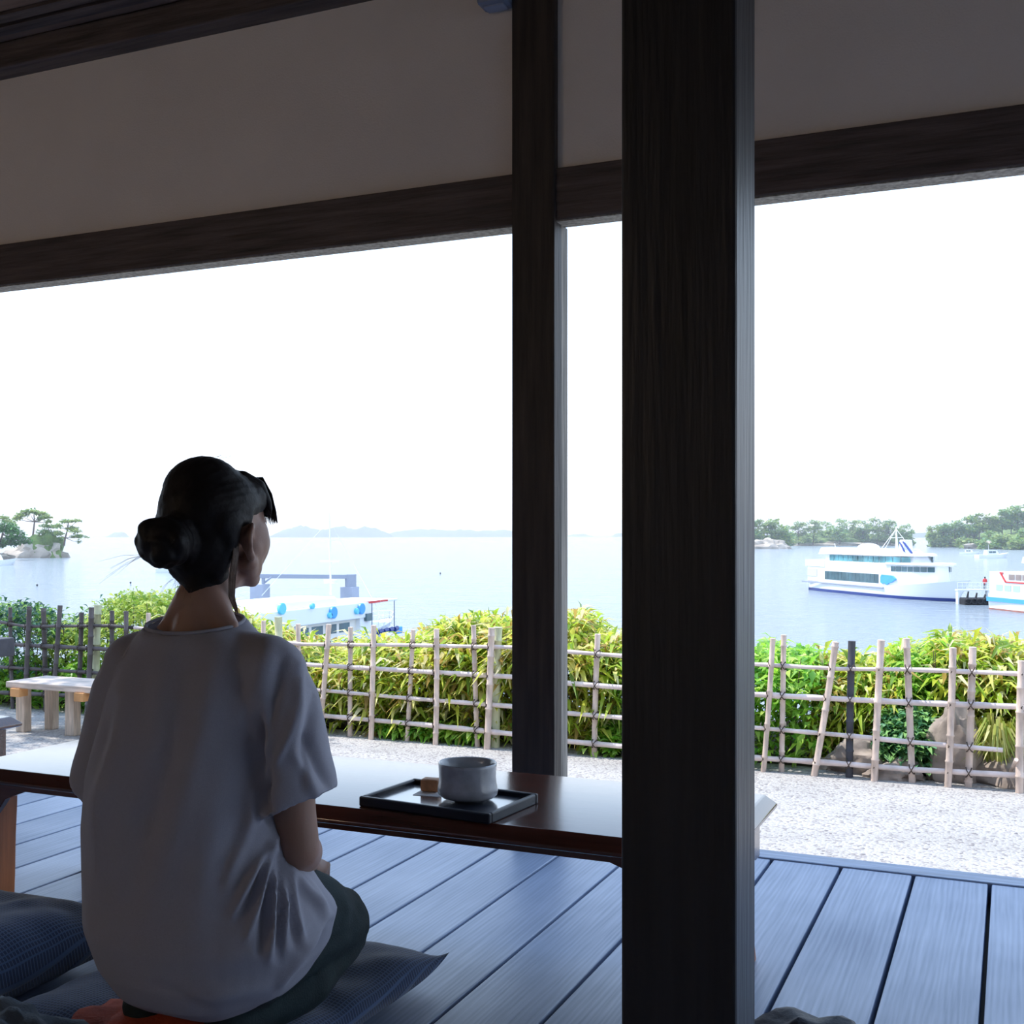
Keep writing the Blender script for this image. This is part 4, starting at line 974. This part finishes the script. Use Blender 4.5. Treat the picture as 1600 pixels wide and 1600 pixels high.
for x_ in (-2.4, 1.4): MB().box((x_-.1,-.4,-.3),(x_+.1,.4,1.75)).build('support', M['white'], gw)
pp = Vector((q.x, q.y+2.6, SEA+1.9))+Vector((CT,ST,0))*1.15
pe = empty('person', 'distant person in red standing on the white gangway between the ferries', 'person', pp)
b = SDF(); b.ell((0,0,1.52),(.095,.11,.125)); b.cap((0,0,1.36),(0,0,1.45),.055,.05); b.chain([(0,0,1.25),(0,0,1.05),(0,0,.9)],[.15,.13,.15])
for q_ in (-1,1): b.chain([(q_*.17,0,1.30),(q_*.23,.02,1.02),(q_*.20,.16,.85)],[.055,.045,.035]); b.chain([(q_*.08,0,.88),(q_*.09,.01,.45),(q_*.09,0,.06)],[.09,.065,.05]); b.ell((q_*.09,.05,.04),(.05,.12,.04))
link('body', b.mesh('body', .02, 2), M['navybag'], pe, 180)
b = SDF(); b.chain([(0,0,1.27),(0,0,1.05),(0,0,.86)],[.175,.155,.17])
for q_ in (-1,1): b.chain([(q_*.17,0,1.30),(q_*.23,.02,1.04)],[.075,.065])
link('jacket', b.mesh('jacket', .02, 2), M['red'], pe, 180); MB().ico((0,-.015,1.55),(.105,.115,.12),2).build('hair', M['hair'], pe, smooth=180)
# white excursion boat at the pier, behind the fence left of centre
lb = empty('excursion_boat', 'white excursion boat with round blue discs on its side, moored beyond the fence', 'boat', (-50.0, 58.0, SEA), PI/2)
L3 = 30; B3 = 6.0
hull_mb(L3, B3, 1.15, 1.7, rake=1.6).build('hull', M['white'], lb, smooth=40)
hull_mb(L3, B3, 1.15, 1.7, rake=1.6, z0=-.5, z1=.35, grow=.06).build('waterline_stripe', M['skyblue'], lb, smooth=40)
pq = [(.2,2.75),(19.6,2.75),(20.6,2.5)]
plan_body([(.4,2.6),(19.4,2.6),(20.3,2.4)], 1.1, 2.5, 0).build('lower_cabin', M['cream'], lb)
windows([(.4,2.6),(19.4,2.6)], 1.5, 2.2, 2.0, 19.0, 9, M['glass'], lb, gap=.22)
plan_body([(20.0,2.9),(22.2,2.6)], 1.0, 3.2, .1).build('cabin_end', M['white'], lb, bevel=.05)
MB().box((20.8,-2.98,2.15),(21.7,-2.7,2.75)).build('window', M['glass'], lb)
plan_body([(-.2,3.0),(20.0,3.0),(22.2,2.6)], 2.44, 3.65, .05).build('upper_bulwark', M['white'], lb, bevel=.06)
plan_body([(9.6,2.4),(17.5,2.4),(19.0,1.8)], 3.6, 4.22, .3, -.6).build('wheelhouse', M['white'], lb, smooth=30, bevel=.12)
def disc(px_, py_, r, m, s0=-46.97):
    u = (px_-800)/FPX; Z = s0/(u*CT-ST); X = u*Z; yb = X*ST+Z*CT; z = H-(py_-HY)/FPX*Z-SEA
    lx = yb-58.0; mb = MB(); n = 24
    rings = [[Vector((lx+rr*math.cos(2*PI*k/n), yy, z+rr*math.sin(2*PI*k/n))) for k in range(n)] for rr, yy in ((r,-2.98),(r,-3.16),(r*.9,-3.20),(r*.55,-3.20))]
    return mb.loft(rings).build('round_disc', m, lb, smooth=40)
disc(520,957,.46,M['skyblue']); disc(514.5,961.5,.22,M['cyan']); disc(564,951,.44,M['skyblue']); disc(556.5,955,.24,M['cyan']); disc(439.5,951,.42,M['cyan']); disc(487,947,.22,M['cyan'])
plan_body([(19.5,2.6),(27.2,2.2)], 3.45, 3.62, .0).build('bow_canopy', M['white'], lb, bevel=.04)
mb = MB(); mb.box((20.5,-2.66,3.5),(23.5,-2.6,3.68)); mb.box((23.9,-2.5,3.52),(25.0,-2.44,3.66)); mb.build('red_edge', M['red'], lb)
for a, w_ in ((22.4,2.5),(26.6,2.2)):
    for q_ in (-1,1): MB().tube([(a,q_*w_,1.2),(a,q_*w_,3.5)], .05, 6).build('canopy_post', M['grey'], lb)
rail_mb([(22.4,-2.55,1.3),(26.0,-2.1,1.4),(28.6,-1.0,1.6),(29.6,0,1.65),(28.6,1.0,1.6),(26,2.1,1.4)], .75, 3, .03).build('bow_rail', M['white'], lb)
mb = MB()
for k in range(4): mb.tube([(23.2+k*1.1,-2.62+k*.12,1.05),(23.9+k*1.1,-2.56+k*.14,1.12)], .20, 8)
mb.build('fender', M['navy'], lb); MB().box((27.6,-1.9,.55),(28.6,-1.5,1.15)).build('fender', M['skyblue'], lb, bevel=.08)
mb = MB(); mb.tube([(20.2,0,4.2),(20.0,0,10.9)], [.09,.04], 8); mb.tube([(20.1,-.9,6.9),(20.1,.9,6.9)], .06, 6); mb.tube([(20.1,-.5,8.6),(20.1,.5,8.6)], .04, 6)
mb.tube([(20,0,10.2),(28.5,0,1.8)], .018, 4); mb.tube([(20,0,10.2),(11,0,4.6)], .018, 4); mb.build('mast', M['white'], lb)
MB().lathe([(.001,0),(.5,0),(.5,.28),(.001,.30)], (20.1,0,5.15), 16).build('radar', M['white'], lb, smooth=40)
# pier piles with the grey beam
pi = empty('pier_gantry', 'grey pier gantry, two square piles joined by a long beam beside the excursion boat', 'pier', at(409,912,102).xy.to_3d()+Vector((0,0,SEA)))
po = pi.location
def pile(pxc, pyt, Z, wf, wr, nm):
    c = at(pxc, pyt, Z)-po; MB().box((c.x-wf, c.y, -1.5),(c.x, c.y+wr, c.z)).build(nm, M['concrete'], pi, bevel=.03); return c
c1 = pile(409.5,913,102,1.32,1.2,'pile'); c2 = pile(550.5,917.5,104,1.30,1.2,'pile')
b0 = at(404,900,102.6)-po; b1 = at(545,901,104.6)-po
mb = MB(); d_ = (b1-b0).normalized(); pr_ = Vector((-d_.y,d_.x,0))*.22; u_ = Vector((0,0,.19))
mb.add([b0-pr_-u_, b0+pr_-u_, b0+pr_+u_, b0-pr_+u_, b1-pr_-u_, b1+pr_-u_, b1+pr_+u_, b1-pr_+u_], [(0,1,2,3),(7,6,5,4),(0,4,5,1),(1,5,6,2),(2,6,7,3),(3,7,4,0)]); mb.build('beam', M['grey'], pi, bevel=.03)
MB().tube([(c2.x-.55,c2.y+.6,c2.z-.02),(c2.x-.55,c2.y+.6,b1.z+.22)], .52, 20).build('drum', M['grey'], pi, smooth=40)
mb = MB(); mb.tube([(c1.x-.3,c1.y+.6,c1.z-.02),(c1.x-.3,c1.y+.6,b0.z)], .16, 10); mb.tube([(c1.x-.3,c1.y+.6,b0.z-.7),(c1.x+.5,c1.y+.7,b0.z-.1)], .08, 6); mb.build('bracket', M['grey'], pi)
# small boats
def small_boat(px_, py_, L, lab, ang, first=None):
    p = on(px_, py_, SEA)
    if first: o = copy_tree(first); o.location = p; o.rotation_euler.z = ang; o['label'] = lab; s = L/8; o.scale = (s,s,s); return o
    o = empty('small_boat', lab, 'boat', p, ang, 'small white boats'); s = L/8; o.scale = (s,s,s)
    hull_mb(8, 2.6, .8, 1.3, rake=.9).build('hull', M['white'], o, smooth=40)
    plan_body([(2.2,.95),(4.6,.95),(5.4,.6)], .8, 1.9, .15, -.5).build('cabin', M['white'], o, smooth=30)
    windows([(2.4,.93),(4.4,.93)], 1.2, 1.65, 2.6, 4.4, 2, M['glass'], o)
    MB().tube([(3,0,1.9),(3,0,3.2)], .04, 5).build('mast', M['white'], o); return o
sb = small_boat(-42,883,13,'small white boat at the left edge before the pine islet',TH)
small_boat(243,894,9,'tiny white boat seen just under the hair bun',TH+.3,sb)
small_boat(1499,866,9,'tiny white boat left of the wooded headland cliffs, the nearer to the headland',TH-.4,sb)
small_boat(1526,872,13,'low white motorboat above the second ferry, right of the tiny boat',TH+.1,sb)
b0_ = None
for px_, py_, lab in ((204,912,'small dark buoy floating below the hair bun, far left of the pier'),(58,916,'small dark buoy floating left of the leafy shrubs'),(688,897,'lone dark buoy on open water right of the mast')):
    p = on(px_, py_, SEA)
    if b0_ is None: o = b0_ = MB().ico((0,0,.2),(.18,.18,.2),2).build('buoy', M['slate'], smooth=180)
    else: o = b0_.copy(); COL.objects.link(o)
    o.location = p; tag(o, lab, 'buoy', 'buoys')
# ---------------------------------------------------------------- islands and their trees
RX = Vector((CT, ST, 0))           # camera-parallel direction used to lay the land out
DX = Vector((-ST, CT, 0))
def land(name, lab, cat, c, hw, dp, h_, m, seed, nz=.35, nsc=1.4, sub=4, prof=None):
    mb = MB(); bm = bmesh.new(); bmesh.ops.create_icosphere(bm, subdivisions=sub, radius=1); v = []
    for p in bm.verts:
        q = p.co; d = 1+mnoise.fractal(q*nsc+Vector((seed*5.1, seed, 0)), 1, 2, 4)*nz
        z = max(-.15, q.z); zz = (abs(z)**.75)*(1 if z > 0 else -1)
        k = prof(q.x) if prof else 1
        v.append(RX*(q.x*hw*d)+DX*(q.y*dp*d)+Vector((0,0,zz*h_*k*(1+(d-1)*1.2))))
    mb.add(v, [tuple(x.index for x in f.verts) for f in bm.faces]); bm.free()
    o = mb.build(name, m, smooth=35, loc=(c.x, c.y, SEA)); return tag(o, lab, cat)
def tree(name, lab, base, trunk, pads, m, leaf, n, group=None, tr=.35):
    """trunk: [(dx, z)], pads: [(dx, dy, z, rx, rz)] in metres from the base"""
    o = empty(name, lab, 'tree', base, 0, group)
    mb = MB(); T = [RX*a+Vector((0,0,z)) for a, z in trunk]; mb.tube(T, [tr*(1-.6*i/(len(T)-1)) for i in range(len(T))], 7)
    top = T[-1]
    for dx, dy, z, rx, rz in pads:
        a = min(T, key=lambda t: (t-(RX*dx+Vector((0,0,z*.75)))).length); mb.tube([a, a.lerp(RX*dx+DX*dy+Vector((0,0,z)), .5)+Vector((0,0,-.3)), RX*dx+DX*dy+Vector((0,0,z-rz*.3))], [tr*.4, tr*.25, tr*.1], 5)
    mb.build('trunk', M['bark'], o, smooth=50)
    vol = np.array([p[3]**1.6*p[4]**.6 for p in pads]); cnt = np.maximum(12, (n*vol/vol.sum()).astype(int)); P = []
    for (dx, dy, z, rx, rz), c in zip(pads, cnt):
        q = rng.normal(0,1,(c,3)); q /= np.linalg.norm(q,axis=1)[:,None]; q *= (rng.random(c)**.4)[:,None]
        q[:,2] = q[:,2]*np.where(q[:,2] < 0, .45, 1)
        P.append(np.outer(q[:,0]*rx+dx, np.array(RX))+np.outer(q[:,1]*rx+dy, np.array(DX))+np.outer(q[:,2]*rz+z, [0,0,1]))
    P = np.concatenate(P); d = rng.normal(0,1,P.shape); d[:,2] = d[:,2]*.45+.2; d /= np.linalg.norm(d,axis=1)[:,None]
    v, f = leaves(P, leaf*rng.uniform(.6,1.3,len(P)), leaf*.75*rng.uniform(.6,1.2,len(P)), d, .1); leafmesh('foliage', v, f, m, o); return o
def P_(px_, py_, Z): p = at(px_, py_, Z); return p
# left pine islet
Z0 = 447; m0 = Z0/FPX
c = at(52,872,Z0+9)
land('islet', 'small rocky islet with an undercut cliff at the left, carrying pines', 'islet', c, 50*m0, 8.5, 7.0, M['cliff'], 2, .3, 2.6, prof=lambda x: 1.0 if x > -.05 else max(.3, 1+(x+.05)*.95))
land('undergrowth', 'yellow-green scrub covering the top of the left islet', 'scrub', at(72,872,Z0+8.5), 27*m0, 6.0, 9.2, M['undergrowth'], 5, .35, 2.4).location.z = SEA
def pz(px_, py_, cx=0, Z=Z0): return ((px_-cx)*Z/FPX, (872-py_)*Z/FPX-0)
def pads_px(lst, cx, Z, by, dy=3, Zs=None):
    out = []
    for x, y, rx, ry in lst:
        out.append(((x-cx)*Z/FPX, rng.uniform(-dy,dy), (by-y)*Z/FPX, rx*Z/FPX, ry*Z/FPX))
    return out
def tr_px(lst, cx, Z, by): return [((x-cx)*Z/FPX, (by-y)*Z/FPX) for x, y in lst]
GI = 'pines on the left islet'
bs = lambda x, y, Z: Vector((at(x,y,Z).x, at(x,y,Z).y, at(x,y,Z).z))
tree('pine_tree', 'tall umbrella pine standing in the middle of the left islet', bs(50,850,Z0+6), tr_px([(50,850),(52,832),(54,815),(53,803)],50,Z0,850), pads_px([(48,799,14,4),(38,805,11,4),(62,802,12,4),(72,808,10,4),(28,810,9,3.5),(78,815,6,3),(60,811,7,3)],50,Z0,850), M['pine'], 1.1, 1300, GI, .45)
tree('pine_tree', 'leaning pine with drooping boughs at the right tip of the left islet', bs(100,853,Z0+4), tr_px([(100,853),(102,840),(106,826),(107,815)],100,Z0,853), pads_px([(103,815,12,3.5),(117,814,10,3.5),(95,822,8,4),(112,826,11,4),(122,830,10,4),(128,838,8,2.5),(125,847,4,4),(116,838,8,3.5),(96,834,8,3.5),(134,839,4,1.5)],100,Z0,853), M['pine'], 1.0, 1200, GI, .4)
tree('pine_tree', 'middle clump of lower pine between the two tall ones on the left islet', bs(74,850,Z0+8), tr_px([(74,850),(75,835),(76,824)],74,Z0,850), pads_px([(68,822,9,4),(80,823,9,4),(70,832,12,6),(84,834,10,6),(92,842,7,5),(60,840,10,6),(78,842,12,5)],74,Z0,850), M['broad'], 1.0, 1300, GI, .35)
tree('pine_tree', 'pine at the extreme left edge behind the dark green tree', bs(2,852,Z0+14), tr_px([(2,852),(4,830),(3,812)],2,Z0,852), pads_px([(0,808,12,4),(14,814,10,4),(-14,812,12,5),(24,820,8,4)],2,Z0,852), M['pine'], 1.1, 700, GI, .4)
Z1_ = 405
land('islet', 'low rock shelf under the dark green tree at the left edge', 'rock', at(-35,872,Z1_+8), 13, 6, 3.0, M['cliff'], 9, .3, 2)
tree('leafy_tree', 'dense deep green round tree at the left edge before the pine islet', bs(-6,870,Z1_+6), tr_px([(-6,870),(-2,850),(4,835)],-6,Z1_,870), pads_px([(8,826,18,13),(30,838,16,11),(14,848,20,10),(-12,830,18,16),(40,846,9,8),(-14,852,20,10),(24,828,10,8)],-6,Z1_,870,4), M['deep'], 1.1, 3400, None, .5)
# long wooded island right of the pillar
c = at(1290,852,980); land('islet', 'long low wooded island seen behind the large ferry', 'islet', at(1292,851,1000), 128*1000/FPX, 45, 5, M['cliff'], 3, .12, 2.2)
land('undergrowth', 'green scrub skirt along the long low island', 'scrub', at(1300,851,1000), 122*1000/FPX, 42, 11, M['undergrowth'], 6, .14, 3.0)
land('rock', 'dark rocky point at the near left end of the long island', 'rock', at(1198,858,745), 33*745/FPX, 9, 6, M['cliff'], 12, .3, 2.2)
k_ = 0
tops = [(1150,812),(1180,812),(1205,809),(1225,818),(1250,813),(1275,812),(1300,810),(1322,809),(1345,811),(1372,808),(1392,811),(1412,818),(1422,828)]
ords = ['leftmost','second','third','fourth','fifth','sixth','seventh','eighth','ninth','tenth','eleventh','twelfth','thirteenth','fourteenth','fifteenth','sixteenth','seventeenth','eighteenth','nineteenth','twentieth','twenty-first','twenty-second','twenty-third','twenty-fourth','twenty-fifth','twenty-sixth']
isl = [(1140,813,18),(1166,811,17),(1186,812,16),(1208,812,17),(1228,820,13),(1248,815,16),(1270,813,15),(1291,815,14),(1312,811,15),(1330,813,14),(1350,813,14),(1370,809,16),(1391,812,15),(1410,820,12),(1421,829,8)]
for i, (x, yt, r) in enumerate(isl):
    Z = 780 if x < 1235 else 960+rng.uniform(-20,20); by = 856 if x < 1235 else 851
    pads = []
    flat = i in (2,3,5,6,11)
    for k in range(7 if flat else 9):
        a = rng.uniform(-1,1)*r*.75; yy = yt+4+abs(a)**1.5*.10+rng.uniform(0, 14 if flat else 24); pads.append((x+a, yy, r*rng.uniform(.35,.6), 3.6 if flat else 6))
    pads.append((x, yt+4, r*.65, 4)); pads.append((x, yt+30, r*.9, 8)); pads.append((x+3, yt+20, r*.8, 7))
    tree('island_tree', f'{ords[i]} tree from the left on the long low island' if i else 'leftmost tree on the long low island beside the pillar', bs(x, by, Z), tr_px([(x,by),(x+rng.uniform(-3,3),(by+yt)/2),(x+rng.uniform(-3,3),yt+7)], x, Z, by), pads_px(pads, x, Z, by, 8), M['pine'] if flat or i % 3 == 0 else M['broad'], 2.3, 900, 'trees on the long low island', .5)
# wooded headland at the right
def hp_(x): return max(.12, .30+.70*min(1, max(0,(x+.9)/1.3)))
land('headland', 'wooded headland rising to the right edge of the photo', 'headland', at(1625,852,860), 170*860/FPX, 60, 20, M['undergrowth'], 7, .12, 2.2, prof=hp_)
land('rock', 'pale shore rocks below the wooded headland', 'rock', at(1580,858,752), 62*752/FPX, 8, 5.0, M['cliff'], 15, .4, 3)
hd = [(1456,822,12,848),(1474,818,12,849),(1470,832,12,850),(1492,812,14,849),(1512,806,15,850),(1500,826,15,853),(1530,800,16,849),(1522,822,16,855),(1548,806,16,852),(1545,828,16,857),(1566,795,18,848),(1570,814,18,854),(1568,834,15,858),(1590,788,18,847),(1596,806,18,853),(1594,828,17,858),(1618,782,20,848),(1622,812,20,857),(1484,838,11,855),(1510,840,12,857),(1534,843,11,858),(1556,842,13,858),(1582,844,13,859),(1606,842,14,859),(1580,800,17,850),(1610,796,18,851)]
hd.sort()
for i, (x, yt, r, by) in enumerate(hd):
    Z = 9*FPX/(by-HY) if by >= 853 else 840; Z = min(Z, 880); pads = []
    for k in range(9):
        a = rng.uniform(-1,1)*r*.7; pads.append((x+a, yt+4+abs(a)**1.5*.12+rng.uniform(0,20), r*rng.uniform(.4,.6), 6))
    pads += [(x, yt+5, r*.55, 4.5), (x, yt+22, r*.95, 9)]
    tree('headland_tree', f'{ords[i]} tree counted from the left on the wooded headland' if i else 'leftmost small tree at the tip of the wooded headland', bs(x, by, Z), tr_px([(x,by),(x,(by+yt)/2),(x,yt+7)], x, Z, by), pads_px(pads, x, Z, by, 6), M['broad'] if i % 3 else M['pine'], 2.2, 1000, 'trees on the wooded headland', .5)
# far hills on the horizon
def hills(lab, prof, Z, depth=260):
    n = 90; x0, x1 = prof[0][0], prof[-1][0]; rows = 9; v = []; f = []
    for j in range(rows+1):
        t = j/rows; bell = math.sin(PI*t)**.6 if 0 < t < 1 else 0
        for i in range(n+1):
            x = lerp(x0, x1, i/n); y = interp(prof, x); p = at(x, 836, Z)+DX*(t-.5)*depth
            hh = (838.6-y)/FPX*Z*bell*(1+.18*mnoise.fractal(Vector((x*.12, t*3, Z*.01)), 1, 2, 4))
            v.append((p.x, p.y, SEA-1+max(0, hh)))
    for j in range(rows):
        for i in range(n): a = j*(n+1)+i; f.append((a, a+1, a+n+2, a+n+1))
    o = MB().add(v, f).build('far_island', M['haze_hill'], smooth=60); tag(o, lab, 'island', 'far islands')
hills('far hazy island with two humps right of the woman', [(426,838),(434,832),(445,827),(458,824),(468,821),(480,823),(492,826),(500,828),(512,825),(525,822),(536,822),(548,826),(556,825),(572,822),(586,824),(598,828),(608,833),(612,838)], 4800)
hills('far hazy lower island ending behind the narrow post', [(596,838),(606,834),(620,830),(640,828),(660,826),(680,827),(700,829),(720,827),(745,829),(770,828),(795,828),(820,830),(850,834),(870,838)], 5600)
hills('tiny far islet alone on the horizon left of the woman', [(168,838),(174,834),(181,831),(188,830),(194,831),(197,838)], 5000, 100)
hills('thin far island strip seen just right of the narrow post', [(880,838),(895,835),(912,834),(928,838)], 6500, 120)
hills('far islet peeking out left of the thick pillar', [(955,838),(962,834),(972,832),(990,831),(1010,838)], 6000, 120)
hills('far hazy coast in the gap between long island and headland', [(1400,838),(1420,832),(1435,831),(1450,831),(1480,829),(1500,838)], 4200, 200)
SKY = 2.1; HAZE = .0003; SUN = 5.4
# ---------------------------------------------------------------- light
w = bpy.data.worlds.new('sky'); scene.world = w; w.use_nodes = True; t = w.node_tree; N = t.nodes.new
bg = t.nodes['Background']; tc = N('ShaderNodeTexCoord'); sx = N('ShaderNodeSeparateXYZ'); lnk(t, tc.outputs['Generated'], sx.inputs[0])
r = N('ShaderNodeValToRGB'); e = r.color_ramp.elements; e[0].position = 0; e[0].color = (.86,.92,1,1); e[1].position = .9; e[1].color = (.42,.62,1,1)
q = e.new(.25); q.color = (.62,.79,1,1)
lnk(t, sx.outputs[2], r.inputs[0]); lnk(t, r.outputs[0], bg.inputs[0]); bg.inputs[1].default_value = SKY
sd = bpy.data.lights.new('sun', 'SUN'); so = bpy.data.objects.new('sun', sd); COL.objects.link(so); sd.energy = SUN; sd.angle = .012; sd.color = (1,.95,.88)
dv = Vector((-.48,-.03,.87)).normalized(); so.rotation_euler = dv.to_track_quat('Z','Y').to_euler()
vs = scene.view_settings; vs.view_transform = 'Standard'; vs.look = 'None'; vs.gamma = 1; vs.exposure = 0; vs.use_curve_mapping = False
scene.cycles.max_bounces = 8; scene.cycles.use_denoising = True

# added fill lamp in lantern form, unseen behind the camera, brightens the plaster
lm, lt, lb_ = new_mat('lit_lantern_paper'); lb_.inputs['Base Color'].default_value = (.9,.8,.65,1); lb_.inputs['Emission Color'].default_value = (1,.78,.54,1); lb_.inputs['Emission Strength'].default_value = 21
la = empty('fill_lantern', 'round lit paper lantern hanging in the room behind the viewpoint', 'lamp', (-4.2,-2.2,2.05))
MB().lathe([(.09,-.20),(.17,-.14),(.205,-.05),(.205,.05),(.17,.14),(.09,.20)], n=24).build('shade', lm, la, smooth=180)
MB().tube([(0,0,.2),(0,0,TOPZ-2.05)], .004, 6).build('cord', M['black'], la); MB().lathe([(.001,.20),(.092,.20),(.092,.215),(.001,.215)], n=24).build('cap', M['black'], la)
# sea haze
hm_ = bpy.data.materials.new('sea_haze'); hm_.use_nodes = True; t = hm_.node_tree; t.nodes.clear()
o_ = t.nodes.new('ShaderNodeOutputMaterial'); v_ = t.nodes.new('ShaderNodeVolumeScatter'); v_.inputs['Color'].default_value = (.86,.93,1,1); v_.inputs['Density'].default_value = HAZE; v_.inputs['Anisotropy'].default_value = .2
t.links.new(v_.outputs[0], o_.inputs['Volume'])
hz = MB().box((-9000,120,SEA+.02),(9000,9000,SEA+90)).build('sea_haze', hm_); tag(hz, 'pale haze lying over the bay', 'haze', kind='stuff')
scene.cycles.volume_bounces = 0
